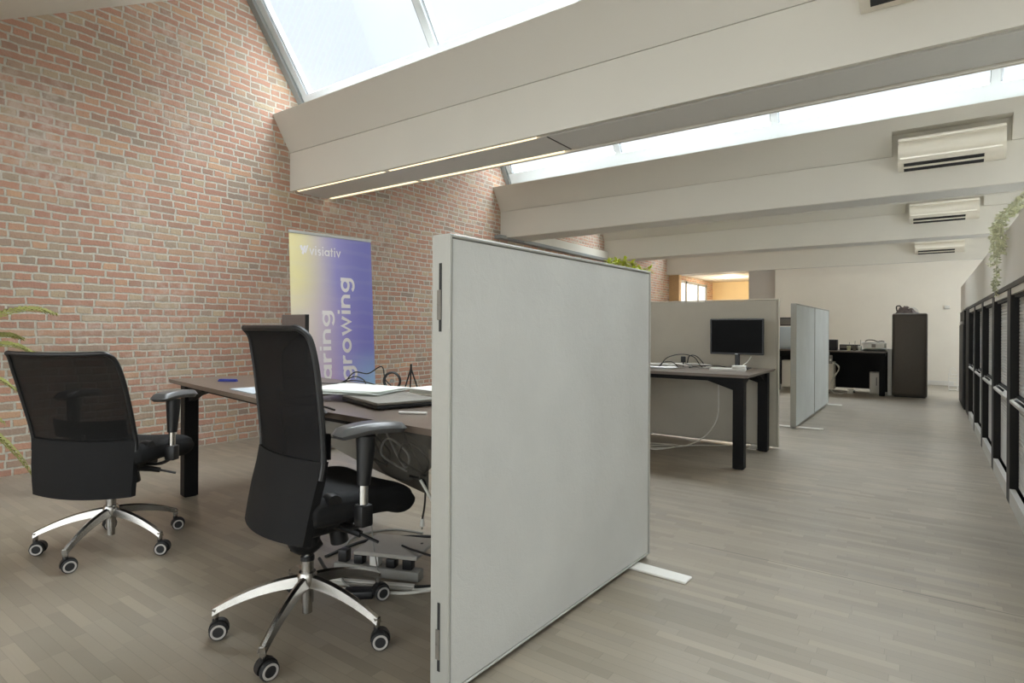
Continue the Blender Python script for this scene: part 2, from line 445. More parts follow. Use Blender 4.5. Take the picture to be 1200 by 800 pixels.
# soffit slopes + skylights
for i in range(1,6):
    y=Y0[i]; yp=Y0[i-1]+.525; yr=y-.48
    za=RIDGE-SL*(yr-yp)
    struct(MB().prism([(yp-.02,za-.01),(yr,RIDGE),(yr-.02,RIDGE+.12),(yp-.02,za+.14)],'x',BX0-.0,BX1+.3).build('ceiling',M['white'],smooth=False))
    # standing seams outside
    sm=MB(); k=math.atan(SL)
    sm.prism([(yp-.02,za+.142),(yr-.02,RIDGE+.122),(yr-.02,RIDGE+.15),(yp-.02,za+.17)],'x',BX0,BX1+.3)
    for xx in range(18):
        X=BX0+.2+xx*.45
        sm.prism([(yp,za+.17),(yr-.02,RIDGE+.15),(yr-.02,RIDGE+.20),(yp,za+.22)],'x',X,X+.04)
    struct(sm.build('ceiling_outer_sheet',M['roof'],smooth=False))
    # glazing plane from the ridge down to the sill
    w=window_root(); w['label']='sloping skylight glazing above a white roof beam'
    p0=Vector((0,yr+.02,RIDGE-.02)); p1=Vector((0,y+.27,TOP+.06)); d=(p1-p0); L=d.length; d.normalize()
    nrm=Vector((0,-d.z,d.y)); 
    if nrm.y<0: nrm=-nrm
    def slab(m,x0,x1,s0,s1,t0,t1):
        q=[p0+d*s0+nrm*t0,p0+d*s1+nrm*t0,p0+d*s1+nrm*t1,p0+d*s0+nrm*t1]
        m.prism([(v.y,v.z) for v in q],'x',x0,x1)
    f=MB(); slab(f,BX0+.09,BX1,0,.07,-.04,.05); slab(f,BX0+.09,BX1,L-.27,L,-.05,.05)
    f.build('window_frame',M['winwhite'],w,smooth=False)
    g=MB(); slab(g,BX0,BX0+.075,0,L,-.07,.05); g.build('wall_side_frame',M['wingrey'],w,smooth=False)
    mx=[-5.37,-3.50,-1.47,.56,2.52]
    for X in mx:
        m_=MB()
        if X==-5.37: slab(m_,X-.05,X+.03,.07,L-.27,-.035,.05); slab(m_,X+.034,X+.05,.07,L-.27,-.02,.04)
        else: slab(m_,X-.045,X+.03,.07,L-.27,-.05,.05); slab(m_,X+.034,X+.05,.07,L-.27,-.02,.04)
        m_.build('mullion',M['winwhite'],w,smooth=False)
        if X!=-5.37:
            m2=MB(); slab(m2,X-.052,X-.0455,.07,L-.27,-.05,.05); m2.build('mullion_edge',M['wingrey'],w,smooth=False)
    for a,c in zip(mx[:-1],mx[1:]):
        pm=MB(); slab(pm,a+.05,c-.052,.07,L-.27,.004,.014); pm.build('pane',M['glass'],w,smooth=False)
    mid=p0+d*L/2+nrm*.16
    rx=math.atan2(nrm.y,nrm.z)
    portal(((BX0+BX1)/2,mid.y,mid.z),(-rx,0,0) if False else Vector(nrm).to_track_quat('Z','X').to_euler(),L,BX1-BX0)
# white duct on the brick between the second and third beam ahead
d_=MB(); d_.box(XL+.002,XL+.10,7.9,11.0,2.575,2.72); 
struct(d_.build('trim_2',M['white'],smooth=False))
struct(MB().box(XL+.002,XL+.12,7.2,11.0,2.52,2.572).build('trim_3',M['wingrey'],smooth=False))
# LED lines in the underside of the first beam
for k,(dy,x0,x1,lb) in enumerate([(.053,-5.44,-2.42,'warm lit linear light along the near underside edge of the nearest beam'),(.472,-5.44,-2.42,'warm lit linear light along the far underside edge of the nearest beam')]):
    y=Y0[2]; t=thing('linear_light',lb,'light',((x0+x1)/2,y+dy,2.557))
    hw=(x1-x0)/2
    MB().box(-hw,-.16,-.019,.019,.004,.028).build('diffuser',M['led'],t,smooth=False)
    MB().box(-.10,hw,-.019,.019,.004,.028).build('diffuser',M['led'],t,smooth=False)
    MB().box(-.16,-.10,-.019,.019,.002,.028).build('joint_cover',M['soffit'],t,smooth=False)
struct(MB().box(-2.335,-2.325,Y0[2]+.08,Y0[2]+.445,2.556,2.562).build('trim_4',M['dark'],smooth=False))

# side window of the far room
w=window_root(); f=MB(); p=MB()
for a,c in ((15.2,15.27),(15.95,16.05),(17.0,17.1),(17.75,17.85)): f.box(XL+.003,XL+.05,a,c,.8,2.46)
f.box(XL+.003,XL+.05,15.2,17.85,2.40,2.46); f.box(XL+.003,XL+.05,15.2,17.85,.8,.86)
f.build('window_frame',M['wingrey'],w,smooth=False)
for a,c in ((15.27,15.95),(16.05,17.0),(17.1,17.75)): p.box(XL+.01,XL+.02,a,c,.86,2.40)
p.build('pane',emis('window_daylight',(.86,.93,1.0),.75),w,smooth=False)

# bulkhead above the cabinet row
struct(MB().box(.462,.95,2.4,11.95,1.432,1.825).build('trim_5',M['white'],smooth=False))

# ------------------------------------------------------------------ air conditioners
def ac(x0,x1,y,z0,z1,label):
    t=thing('air_conditioner',label,'air conditioner',((x0+x1)/2,y,z0),0,'wall mounted air conditioners')
    w=(x1-x0)/2; h=z1-z0; D=.20
    prof=[(0,0.02),(-.10,0),(-D+.02,.05),(-D,.085),(-D+.005,h*.55),(-D+.03,h-.045),(-D+.012,h-.03),(-D+.03,h),(0,h)]
    MB().prism(prof,'x',-w,w).build('housing',M['acplastic'],t,ang=50)
    # outlet: dark slot with louvre
    n=Vector((-.06,-.09)); 
    s=MB(); s.prism([(-.115,.0),(-D+.013,.060),(-D+.007,.054),(-.115,-.009)],'x',-w+.05,w*.62); s.build('outlet_slot',M['dark'],t,smooth=False)
    l=MB(); l.prism([(-.150,.020),(-.165,.033),(-.170,.026),(-.155,.013)],'x',-w+.05,w*.62); l.build('louvre',M['acplastic'],t,smooth=False)
    f=MB(); f.prism([(-D-.004,.085),(-D-.012,.10),(-D-.002,.118),(-D+.004,.118),(-D+.004,.085)],'x',-w+.02,w*.93); f.build('flap_lip',M['acplastic'],t)
    return t
ac(-.29,.57,Y0[2],2.79,3.10,'air conditioner cut off by the top edge of the photo, on the nearest beam')
ac(-.242,.615,Y0[3]-.0,2.765,3.09,'largest fully visible air conditioner, in a niche of the second beam')
ac(-.215,.63,Y0[4],2.77,3.06,'middle-sized air conditioner below the first full one, on the third beam')
ac(-.19,.615,Y0[5],2.68,2.93,'smallest farthest air conditioner, only its lower edge showing above the far wall')

# ------------------------------------------------------------------ tambour cabinets
def cabinet(ya,yb,label,first=None):
    """front at x=0 looking towards -x, local y along the row"""
    t=thing('tambour_cabinet',label,'cabinet',(.44,ya,0),0,'black framed tambour cabinets along the right')
    L=yb-ya; D=.44; P=.085
    c=MB()
    c.box(0,D,0,P,0,1.385); c.box(0,D,L-P,L,0,1.385); c.box(-.006,D+.006,0,L,1.385,1.415)
    c.box(.40,D,P,L-P,.05,1.385); c.box(.03,.40,P,L-P,.685,.700)
    c.build('carcass',M['cabblack'],t,smooth=False)
    MB().box(.004,.03,P,L-P,1.345,1.384).build('top_rail',M['rail'],t,smooth=False)
    MB().box(.0,.03,P,L-P,.001,.10).build('plinth',M['rail'],t,smooth=False)
    for (z0,z1,zr) in ((.112,.640,.640),(.705,1.325,.0)):
        s=MB(); n=int((z1-z0)/.022); 
        prof=[]
        for k in range(n):
            a=z0+(z1-z0)*k/n; d=(z1-z0)/n
            prof+=[(.050,a),(.044,a+d*.12),(.044,a+d*.88)]
        prof+=[(.050,z1),(.058,z1),(.058,z0)]
        s.prism(prof,'y',P+.006,L-P-.006)
        s.build('tambour_shutter',M['slat'],t,smooth=False)
    r=MB(); r.prism([(-.003,.655),(-.003,.668),(.03,.686),(.05,.686),(.05,.640),(.01,.640)],'y',P,L-P); rr=r.build('handle_rail',M['rail'],t,smooth=False)
    h=MB(); h.tube(spline([(.012,L*.40,.685),(-.010,L*.40,.706),(-.016,L*.46,.712),(-.010,L*.52,.706),(.012,L*.52,.685)],5),.008,8); h.build('handle',M['black'],rr)
    u=MB(); u.box(.02,.05,P,L-P,1.325,1.345); u.build('shutter_slot',M['dark'],t,smooth=False)
    return t
ys=[2.77,3.87,4.965,6.06,7.155,8.25,9.345]
nm=['cabinet nearest the camera, cut by the right edge of the photo','second cabinet from the right edge, below the trailing plant pot','third cabinet from the right edge','fourth cabinet from the right edge','fifth cabinet from the right edge, slim in view','sixth and farthest grey shuttered cabinet of the row']
for k in range(6):
    if k==0: c0=cabinet(ys[0],ys[0]+1.092,'black framed tambour '+nm[0])
    else: dup(c0,(.44,ys[k],0),0,'black framed tambour '+nm[k])
t=thing('narrow_cabinet','plain black narrow cabinet closing the far end of the tambour row','cabinet',(.44,9.36,0))
MB().box(0,.44,0,.56,.03,1.39).build('body',M['cabblack'],t,smooth=False); MB().box(-.006,.446,-.004,.566,1.39,1.418).build('top',M['cabblack'],t,smooth=False); MB().box(.02,.43,.02,.54,0,.03).build('plinth',M['black'],t,smooth=False)
t=thing('black_cupboard','slim black cupboard with a silver catch beyond the tambour row','cabinet',(.44,10.35,0))
MB().box(0,.44,0,1.2,0,1.40).build('body',M['cabblack'],t,smooth=False); MB().box(-.012,.0,.02,1.18,.03,1.20).build('door',M['black'],t,smooth=False); MB().box(-.02,0,.3,.9,1.21,1.25).build('catch',M['rail'],t,smooth=False)

# ------------------------------------------------------------------ acoustic screens
def screen(name,label,loc,rz,L,H,T,fab,frm,latch=True,feet=(.2,None),footlen=.58,z0=.018):
    """runs along local +y, faces +-x"""
    t=thing(name,label,'office screen',loc,rz)
    MB().box(-T/2+.004,T/2-.004,.016,L-.016,z0+.012,H-.014).build('fabric_panel',fab,t,smooth=False)
    f=MB(); f.rbox(-T/2,T/2,0,.0125,z0,H,.003,1); f.rbox(-T/2,T/2,L-.0125,L,z0,H,.003,1); f.rbox(-T/2,T/2,.013,L-.013,H-.011,H,.003,1); f.rbox(-T/2,T/2,.013,L-.013,z0,z0+.009,.003,1)
    f.build('edge_frame',frm,t)
    if latch:
        for (za,zb) in ((1.10,1.305),(.083,.288)):
            l=MB(); l.box(-.005,.005,-.002,.001,za,zb); l.build('latch_slot',M['dark'],t,smooth=False)
            k=MB(); k.rbox(-.011,.005,-.006,.0,za+.035,za+.125,.002,1); k.tube([(-.004,-.009,za+.082),(-.004,-.004,za+.082)],.003,6); k.build('latch',M['tray'],t)
    for fy in feet:
        if fy is None: continue
        g=MB(); g.rbox(-footlen/2,footlen/2,fy-.04,fy+.04,0,.011,.003,1); g.box(-.02,.02,fy-.03,fy+.03,.010,z0+.001); g.build('foot',M['whiteplastic'],t)
    return t
screen('acoustic_screen','large pale fabric office screen filling the middle foreground',(-1.183,1.285,0),R(-2.25),1.405,1.392,.076,M['scrwhite'],M['scrframe'],True,(1.255,))
screen('acoustic_screen','grey fabric office screen standing behind the desk with the black monitor',(-1.112,5.84,0),R(90),1.62,1.402,.045,M['scrgrey'],M['scrgrey'],False,(.2,1.3),.36)
a3=screen('acoustic_screen','pale office screen at the walkway, nearer of the folded pair by the far desk',(-1.215,7.16,0),0,1.345,1.412,.06,M['scrpale'],M['scrframe'],False,(.10,))
screen('acoustic_screen','pale office screen farther of the pair, beside the far cable-strewn desk',(-1.215,8.51,0),0,1.345,1.412,.06,M['scrpale'],M['scrframe'],False,(1.27,),.42)

# ------------------------------------------------------------------ office chairs
def office_chair(label, loc, az, base_phase, backdrop, mesh, recline=0.0, ws=1.0, bx=0.0, group='black mesh office chairs'):
    t=thing('office_chair',label,'office chair',loc,-R(az),group)
    B=backdrop
    # ---- back: profile (y,z) and half width by height
    prof=[(-.170,.39),(-.155,.455),(-.136,.53),(-.115,.60),(-.102,.66),(-.103,.74),(-.108,.82),(-.113,.89),(-.119,.96),(-.127,1.02),(-.137,1.065),(-.150,1.09),(-.172,1.108)]
    hw=[.236,.241,.245,.247,.246,.247,.249,.250,.250,.248,.242,.234,.218]
    cr,sr=math.cos(R(recline)),math.sin(R(recline))
    def T(p):
        dy,dz=p[1]+.05,p[2]-.5
        return (p[0]+bx,-.05+dy*cr-dz*sr,.5+dz*cr+dy*sr+B)
    def P(i,s,off=0.0):
        y,z=prof[i]; w=hw[i]*ws
        ya=prof[max(i-1,0)]; yb=prof[min(i+1,len(prof)-1)]
        tx=Vector((0,yb[0]-ya[0],yb[1]-ya[1])).normalized(); n=Vector((0,-tx.z,tx.y))
        c=.045*(1-min(i,9)/18)
        return T((w*s, y+c*s*s+n.y*off, z+n.z*off))
    def sheet(i0,i1,off,th,name,mat,sm=1.0):
        m=MB(); nu=12; rows=range(i0,i1+1)
        vs=[];fs=[]
        for o_ in (off,off-th):
            for i in rows:
                for k in range(nu+1): vs.append(P(i,(-1+2*k/nu)*sm,o_))
        nr=len(rows); W=nu+1; N=nr*W
        for j in range(nr-1):
            for k in range(nu):
                a=j*W+k; fs.append((a,a+W,a+W+1,a+1)); fs.append((N+a,N+a+1,N+a+W+1,N+a+W))
        for j in range(nr-1):
            a=j*W; fs.append((a,N+a,N+a+W,a+W)); a=j*W+nu; fs.append((a,a+W,N+a+W,N+a))
        for k in range(nu):
            a=k; fs.append((a,a+1,N+a+1,N+a)); a=(nr-1)*W+k; fs.append((a,N+a,N+a+1,a+1))
        m.add(vs,fs); return m.build(name,mat,t,ang=60)
    sheet(3,12,.004,.002,'backrest_mesh',mesh,.985)
    sheet(0,4,.012,.030,'back_cover',M['backlow'],1.0)
    # rim round the back
    rim=[P(i,-1,0) for i in range(3,13)]+[P(12,s/6,0) for s in range(-5,6)]+[P(i,1,0) for i in range(12,2,-1)]
    MB().tube(spline(rim,3),.0105,8).build('back_frame',M['black'],t)
    # lumbar strap + inner upright
    y,z=prof[4]
    lum=MB(); lum.grid(lambda u,v:T((-.19+.38*u, -.070+.045*(2*u-1)**2, .655+.09*v)),10,2); lum.grid(lambda u,v:T((.19-.38*u, -.064+.045*(2*u-1)**2, .655+.09*v)),10,2)
    lum.build('lumbar_pad',M['black'],t)
    up=MB(); up.tube(spline([(0,.02,.41),(0,-.05,.43+B*.3),T((0,-.112,.50)),T((0,-.085,.60)),T((0,-.07,.68))],5),[.024]*20+[.018],8,flat=.5)
    up.tube(spline([T(q_) for q_ in ((-.19,-.05,.60),(-.1,-.08,.61),(0,-.09,.62),(.1,-.08,.61),(.19,-.05,.60))],4),.014,8); up.build('back_upright',M['black'],t)
    kb=MB(); kb.lathe([(.0,-.02),(.028,-.02),(.032,0),(.028,.03),(.0,.03)],16,'x',(.205,-.03,.515)); kb.rbox(.17,.21,-.07,.02,.44,.53,.012); kb.build('back_adjuster',M['black'],t)
    # ---- seat
    s=MB()
    pr=spline([(-.112,.455),(-.100,.425),(.0,.418),(.14,.420),(.225,.412),(.275,.396),(.312,.402),(.330,.432),(.322,.470),(.290,.503),(.235,.520),(.14,.524),(.03,.522),(-.06,.530),(-.100,.515),(-.115,.485),(-.112,.455)],4) if False else [Vector((a_[0],a_[1],0)) for a_ in spline([(-.112,.455,0),(-.100,.425,0),(.0,.418,0),(.14,.420,0),(.225,.410,0),(.275,.392,0),(.312,.397,0),(.330,.430,0),(.322,.468,0),(.290,.503,0),(.235,.522,0),(.14,.527,0),(.03,.525,0),(-.06,.533,0),(-.100,.517,0),(-.115,.485,0),(-.112,.455,0)],4)][:-1]
    nx=22; vs_=[]; fs_=[]; K=len(pr)
    for a_ in range(nx+1):
        tt=math.sin((-1+2*a_/nx)*PI/2); q_=abs(tt)
        k_=max(.02,(1-q_**6))**.5
        for p_ in pr:
            yc=.10; zc=.462+.01*q_**2
            vs_.append((.236*tt, yc+(p_[0]-yc)*(.90+.10*k_), zc+(p_[1]-.462)*(.30+.70*k_)+ .010*q_**2*(1 if p_[1]>.48 else 0)))
    for a_ in range(nx):
        for b_ in range(K):
            c_=a_*K+b_; d_=a_*K+(b_+1)%K; fs_.append((c_,c_+K,d_+K,d_))
    fs_.append(tuple(range(K))); fs_.append(tuple(range(nx*K,nx*K+K))[::-1])
    s.add(vs_,fs_)
    s.build('seat',M['seat'],t,ang=75)
    # ---- armrests
    for sd in (1,-1):
        X=.29 if sd>0 else -.25
        pm=MB()
        def pf(u,v,top):
            y=-.05+.255*v; w=.047*(1-.25*abs(2*v-1)**3); x=(2*u-1)*w*(1)
            edge=min(1,min(u,1-u)/.22); ev=min(1,min(v,1-v)/.10)
            k=math.sqrt(max(0,1-(1-edge)**2))*math.sqrt(max(0,1-(1-ev)**2))
            return (X+x-.015*sd*(1-v),y,.752+.012*math.sin(PI*v)+(.022*k if top else -.018*k))
        pm.grid(lambda u,v:pf(u,v,True),10,16); pm.grid(lambda u,v:pf(1-u,v,False),10,16)
        arm=MB(); 
        arm.tube([(X,.055,.742),(X,.052,.66),(X,.046,.575)],[.034,.029,.022],12,flat=1.0)
        a=arm.build('armrest',M['black'],t)
        pm.build('armrest_pad',M['pad'],a,ang=180)
        MB().tube([(X,.046,.576),(X,.045,.508)],.0165,14).build('chrome_sleeve',M['chrome'],a)
        br=MB(); br.rbox(X-.026,X+.026,.022,.07,.435,.51,.008); br.tube(spline([(X,.046,.448),(X-.06*sd,.05,.415),(X-.16*sd,.05,.408),(X-.22*sd,.05,.41)],4),.017,8,flat=.5); br.build('armrest_bracket',M['black'],a)
    # ---- mechanism
    m=MB(); m.rbox(-.085,.085,-.09,.15,.355,.425,.02,3); m.tube(spline([(0,-.045,.36),(0,-.03,.33),(0,0,.315),(0,.03,.33)],4),.042,12); m.tube([(0,0,.31),(0,0,.36)],.045,14); m.box(-.16,.16,-.02,.12,.405,.425)
    m.build('tilt_mechanism',M['black'],t)
    kn=MB(); kn.tube([(.03,.10,.375),(.03,.115,.30)],[.032,.034],16); kn.build('tension_knob',M['black'],t)
    lv=MB(); lv.tube([(.08,.06,.385),(.15,.09,.375),(.185,.105,.366)],[.015,.014,.013],8); lv.tube([(.183,.104,.367),(.25,.135,.345)],.006,6); lv.build('lever',M['black'],t)
    lv=MB(); lv.tube([(-.08,.06,.385),(-.20,.06,.38)],[.012,.010],8); lv.build('lever',M['black'],t)
    # ---- column and star base
    c=MB(); c.lathe([(.014,.21),(.014,.33)],16); c.build('gas_lift',M['chrome'],t)
    c=MB(); c.lathe([(.0,.272),(.022,.272),(.025,.268),(.025,.255),(.0,.255)],18); c.build('collar',M['black'],t)
    c=MB(); c.lathe([(.0,.062),(.018,.062),(.018,.10),(.022,.10),(.022,.258),(.0,.258)],20); c.build('column',M['polish'],t)
    c=MB(); c.lathe([(.0,.150),(.030,.150),(.036,.17),(.036,.200),(.030,.212),(.0,.212)],24); c.build('hub',M['polish'],t)
    for k in range(5):
        A=R(base_phase+72*k)+R(az)
        ca,sa=math.cos(A),math.sin(A)
        def W(r,s_,z): return (ca*r-sa*s_, sa*r+ca*s_, z)
        l=MB(); n=12; vs=[]; fs=[]
        for i in range(n+1):
            u=i/n; r=.022+.298*u; zt=.204-.020*u-.072*u*u; hgt=.042-.016*u if u<.98 else .028; w=.020-.006*u; wt=w*.62
            vs+=[W(r,-w,zt-hgt),W(r,-wt,zt-.006),W(r,0,zt),W(r,wt,zt-.006),W(r,w,zt-hgt),W(r,wt*.5,zt-hgt*.8),W(r,-wt*.5,zt-hgt*.8)]
        for i in range(n):
            for j in range(7):
                a=i*7+j; b_=i*7+(j+1)%7; fs.append((a,a+7,b_+7,b_))
        fs.append(tuple(range(7))); fs.append(tuple(range(n*7,n*7+7))[::-1])
        l.add(vs,fs)
        l.tube([W(.312,0,.105),W(.312,0,.060)],[.013,.010],10)
        leg=l.build('base_leg',M['polish'],t,ang=40)
        # caster
        sw=R(62+az+[-14,8,16,-6,20][k])
        cs=bpy.data.objects.new('caster',None); C.objects.link(cs); cs.parent=t
        cs.location=W(.312,0,0); cs.rotation_euler=(0,0,sw)
        # hood
        h=MB(); pr=[(.034*math.cos(R(a_))+.012,.034*math.sin(R(a_))+.032) for a_ in range(-10,191,20)]
        h.prism([(p_[0],p_[1]) for p_ in pr],'y',-.010,.010); h.tube([(0,0,.075),(0,0,.045)],.011,10); h.build('caster_hood',M['black'],cs,ang=30)
        for sd in (-1,1):
            c=(.012,sd*.0195,.031)
            w_=MB(); w_.lathe([(.0,-.0095),(.026,-.0095),(.0305,-.006),(.031,0),(.0305,.006),(.026,.0095),(.0,.0095)],24,'y',c); wo=w_.build('wheel',M['rubber'],cs)
            q=MB(); q.lathe([(.0185,-.0015),(.0255,-.0015),(.0255,.0015),(.0185,.0015),(.0185,-.0015)],24,'y',(c[0],c[1]+sd*.0095,c[2]),False); q.build('wheel_ring',M['tread'],cs)
    return t
office_chair('black office chair in front, right beside the pale screen',(-1.852,1.30,0),6.5,12,0.0,M['mesh'],0,.92)
office_chair('black office chair farther left, see-through mesh back before the brick wall',(-3.34,1.20,0),-31,19.5,-.09,M['meshthin'],11.5,1.08,-.06)

# ------------------------------------------------------------------ desks
DH=.755
def desk(label,loc,rz,L,D,legs,hasnet=False):
    """origin front left corner, runs along +x, depth +y"""
    t=thing('office_desk',label,'desk',loc,rz)
    tp=MB(); tp.prism([(0,DH),(L,DH),(L,DH-.008),(L-.014,DH-.024),(.014,DH-.024),(0,DH-.008)],'y',0,D); tp.build('tabletop',M['desk'],t,smooth=False)
    f=MB()
    f.box(.12,L-.12,.10,.14,DH-.065,DH-.0245); f.box(.12,L-.12,D-.14,D-.10,DH-.065,DH-.0245); f.box(.12,.16,.14,D-.14,DH-.065,DH-.0245); f.box(L-.16,L-.12,.14,D-.14,DH-.065,DH-.0245)
    f.build('under_frame',M['blackmetal'],t,smooth=False)
    for (x,y,gx) in legs:
        l=MB(); w=.042
        l.box(x-w,x+w,y-w,y+w,0.006,DH-.0245)
        l.prism([(x+w*gx,DH-.0245),(x+(w+.26)*gx,DH-.0245),(x+(w+.26)*gx,DH-.045),(x+w*gx,DH-.13)],'y',y-.02,y+.02)
        gy=1 if y<D/2 else -1
        l.prism([(y+w*gy,DH-.0245),(y+(w+.2)*gy,DH-.0245),(y+(w+.2)*gy,DH-.045),(y+w*gy,DH-.11)],'x',x-.02,x+.02)
        l.box(x-w*.8,x+w*.8,y-w*.8,y+w*.8,0,.0061)
        l.build('leg',M['blackmetal'],t,smooth=False)
    return t
dA=desk('dark desk along the brick wall, left of the front chair',(-4.19,1.846,0),R(-9.2),1.52,.82,((.24,.06,1),(.24,.76,1),(1.30,.30,-1)))
dB=desk('dark desk cluttered with papers and cables behind the front chair',(-2.575,1.565,0),R(-3.8),1.31,.86,((.055,.17,1),(1.22,.10,-1),(1.22,.78,-1)))
dC=desk('dark desk with a black monitor against the grey screen',(-2.74,4.735,0),0,1.62,.99,((.10,.09,1),(1.53,.09,-1),(.10,.93,1),(1.53,.93,-1)))
dD=desk('black desk at the far wall beside the tall dark locker',(-2.34,11.58,0),0,1.80,.9,((.10,.07,1),(1.74,.07,-1),(.10,.83,1),(1.74,.88,-1)))
MB().box(.02,1.69,.76,.79,.05,DH-.07).build('modesty_panel',M['blackmetal'],dD,smooth=False)
# cable trough hung under the cluttered desk
tr=MB(); tr.prism([(-.02,.73),(.92,.73),(.92,.44),(.55,.49),(.25,.545),(-.02,.60)],'y',.20,.215)
tr.build('cable_trough',M['tray'],dB,smooth=False)
nt=MB()
def nf(u,v):
    x=.62+.52*u; s=math.sin(PI*v); k=math.sin(PI*u)**.6
    return (x,.02+.16*v,.728-.22*s**.8*k)
nt.grid(nf,16,12); nt.build('cable_net',M['net'],dB)

def cable(label,pts,r,mat,cat='cable',group=None,name='cable',n=7,seg=7):
    o=MB().tube(spline(pts,seg),r,n).build(name,mat,ang=80); return tag(o,label,cat,group)
def at(root,x,y,z=0):
    a=root.rotation_euler[2]; c,s=math.cos(a),math.sin(a)
    return (root.location[0]+c*x-s*y, root.location[1]+s*x+c*y, z)

# ---- on desk A
t=thing('monitor','upright grey-backed monitor on the left desk before the banner','monitor',(-3.64,2.44,DH),R(-2))
MB().rbox(-.15,.15,-.012,.012,.012,.447,.004,1).build('screen_shell',M['brownmon'],t)
MB().box(-.146,.146,.0121,.014,.02,.44).build('display',M['screenglass'],t,smooth=False)
MB().rbox(.1465,.1535,-.014,.016,.012,.447,.002,1).build('bezel_edge',M['bezel'],t)
st=MB(); st.rbox(-.09,.09,-.07,.07,0,.012,.004,1); st.build('stand',M['bezel'],t)
t=thing('slim_case','small flat blue case lying on the left dark desk','case',(-3.715,2.0,DH),R(28))
MB().rbox(-.065,.065,-.014,.014,0,.008,.003,1).build('base',M['blue'],t); MB().rbox(-.06,.06,-.012,.012,.008,.016,.003,1).build('arm',M['blue'],t)
t=tag(MB().rbox(-.16,.16,-.11,.11,0,.006,.002,1).build('notepad',M['bluewhite'],loc=(-3.05,1.83,DH),rot=(0,0,R(-9))),'pale bluish pad at the front edge of the left desk','notepad')
cable('thin black cable lying on the left desk behind the blue case',[at(dA,.55,.55,DH+.003),at(dA,.72,.62,DH+.012),at(dA,.95,.6,DH+.003),at(dA,1.1,.7,DH+.003)],.003,M['bcable'])

# ---- on desk B
def sheets(name,label,loc,rz,w,d,n,mat,cat='papers',jit=.02,th=.004):
    t=thing(name,label,cat,loc,rz)
    for k in range(n):
        m=MB(); m.M=Matrix.Translation((random.uniform(-jit,jit),random.uniform(-jit,jit),k*th))@Matrix.Rotation(random.uniform(-.12,.12),4,'Z')
        ph=random.uniform(0,6)
        m.grid(lambda u,v:(-w/2+w*u,-d/2+d*v,.003+.003*math.sin(3*u+ph)*v if k else .002),6,6)
        m.grid(lambda u,v:(w/2-w*u,-d/2+d*v,.0+.003*math.sin(3*(1-u)+ph)*v if k else .0),6,6)
        m.build('sheet',mat,t)
    return t
# dark laptop/docking pad under papers
lap=thing('laptop','closed dark grey laptop lying under loose papers on the cluttered desk','laptop',(-2.06,1.885,DH),R(-18))
MB().rbox(-.21,.21,-.15,.15,.004,.020,.004,2).build('lower_body',M['black'],lap)
MB().rbox(-.21,.21,-.15,.15,.021,.034,.004,2).build('lid',M['tray'],lap)
ft=MB()
for sx in (-1,1):
    for sy in (-1,1): ft.box(sx*.18-.012,sx*.18+.012,sy*.12-.012,sy*.12+.012,0,.0045)
ft.build('rubber_feet',M['rubber'],lap,smooth=False)
sheets('loose_papers','loose greenish white papers spread over the closed laptop',(-2.34,1.93,DH+.036),R(20),.42,.297,4,M['papergreen'],jit=.03,th=.004)
b1=thing('ring_binder','white binder lying at the back of the cluttered desk by the screen','binder',(-2.09,2.33,DH),R(-6))
MB().rbox(-.20,.20,-.12,.12,0,.006,.002,1).build('lower_cover',M['paper'],b1); MB().rbox(-.19,.19,-.11,.11,.0062,.024,.002,1).build('page_block',M['papergreen'],b1); MB().rbox(-.20,.20,-.12,.12,.0242,.030,.002,1).build('upper_cover',M['paper'],b1)
sheets('paper_stack','white sheets on the far left corner of the cluttered desk',(-2.47,2.12,DH),R(35),.25,.18,4,M['paper'],th=.005)
rod=tag(MB().tube([(-.06,0,0),(-.055,0,0),(.06,0,0)],.0055,10).build('marker_pen',M['whiteplastic'],loc=(-1.72,1.705,DH+.0055),rot=(0,0,R(25))),'white marker lying near the front edge of the cluttered desk','pen')
nb=thing('spiral_notebook','small spiral notebook beside the pale screen on the cluttered desk','notebook',(-1.56,1.93,DH),R(15))
MB().rbox(-.10,.10,-.07,.07,0,.012,.002,1).build('pages',M['paper'],nb)
sp=MB(); sp.tube([(-.105+.006*math.cos(a*.9),-.065+.13*a/60,.008+.008*math.sin(a*.9)) for a in range(61)],.0015,5); sp.build('spiral',M['black'],nb)
# cable coil ("spool")
t=thing('cable_coil','round black coil of cable standing at the back of the cluttered desk','cable coil',at(dB,.06,.72,DH),R(30))
for k,(r,dz) in enumerate(((.050,0),(.045,.008),(.047,-.008))):
    MB().tube([(r*math.cos(a/24*2*PI),dz,.055+r*math.sin(a/24*2*PI)) for a in range(25)],.0045,7).build('cable_loop',M['bcable'],t)
MB().lathe([(0,-.006),(.012,-.006),(.012,.006),(0,.006)],14,'y',(0,0,.055)).build('plug',M['gcable'],t)
hs=[at(dB,x,y,z) for x,y,z in ((.06,.72,DH+.09),(-.02,.75,DH+.055),(-.12,.72,DH+.075),(-.2,.65,DH+.085))]
cable('black cable rising from the coil and looping towards the front chair',[at(dB,.10,.70,DH+.02),at(dB,.0,.72,DH+.06),at(dB,-.06,.74,DH+.13),at(dB,-.16,.72,DH+.085),at(dB,-.22,.66,DH+.09),at(dB,-.25,.6,DH+.004)],.0035,M['bcable'])
cable('black cable running low from the coil to the chair back',[at(dB,.05,.68,DH+.004),at(dB,.0,.66,DH+.03),at(dB,-.1,.62,DH+.05),at(dB,-.2,.60,DH+.045),at(dB,-.3,.58,DH+.004)],.0035,M['bcable'])
cable('black cable across the desk from the papers to the coil',[at(dB,.04,.46,DH+.004),at(dB,-.01,.55,DH+.006),at(dB,-.05,.62,DH+.02),at(dB,-.15,.68,DH+.05),at(dB,-.28,.70,DH+.06),at(dB,-.34,.62,DH+.004)],.0035,M['bcable'])
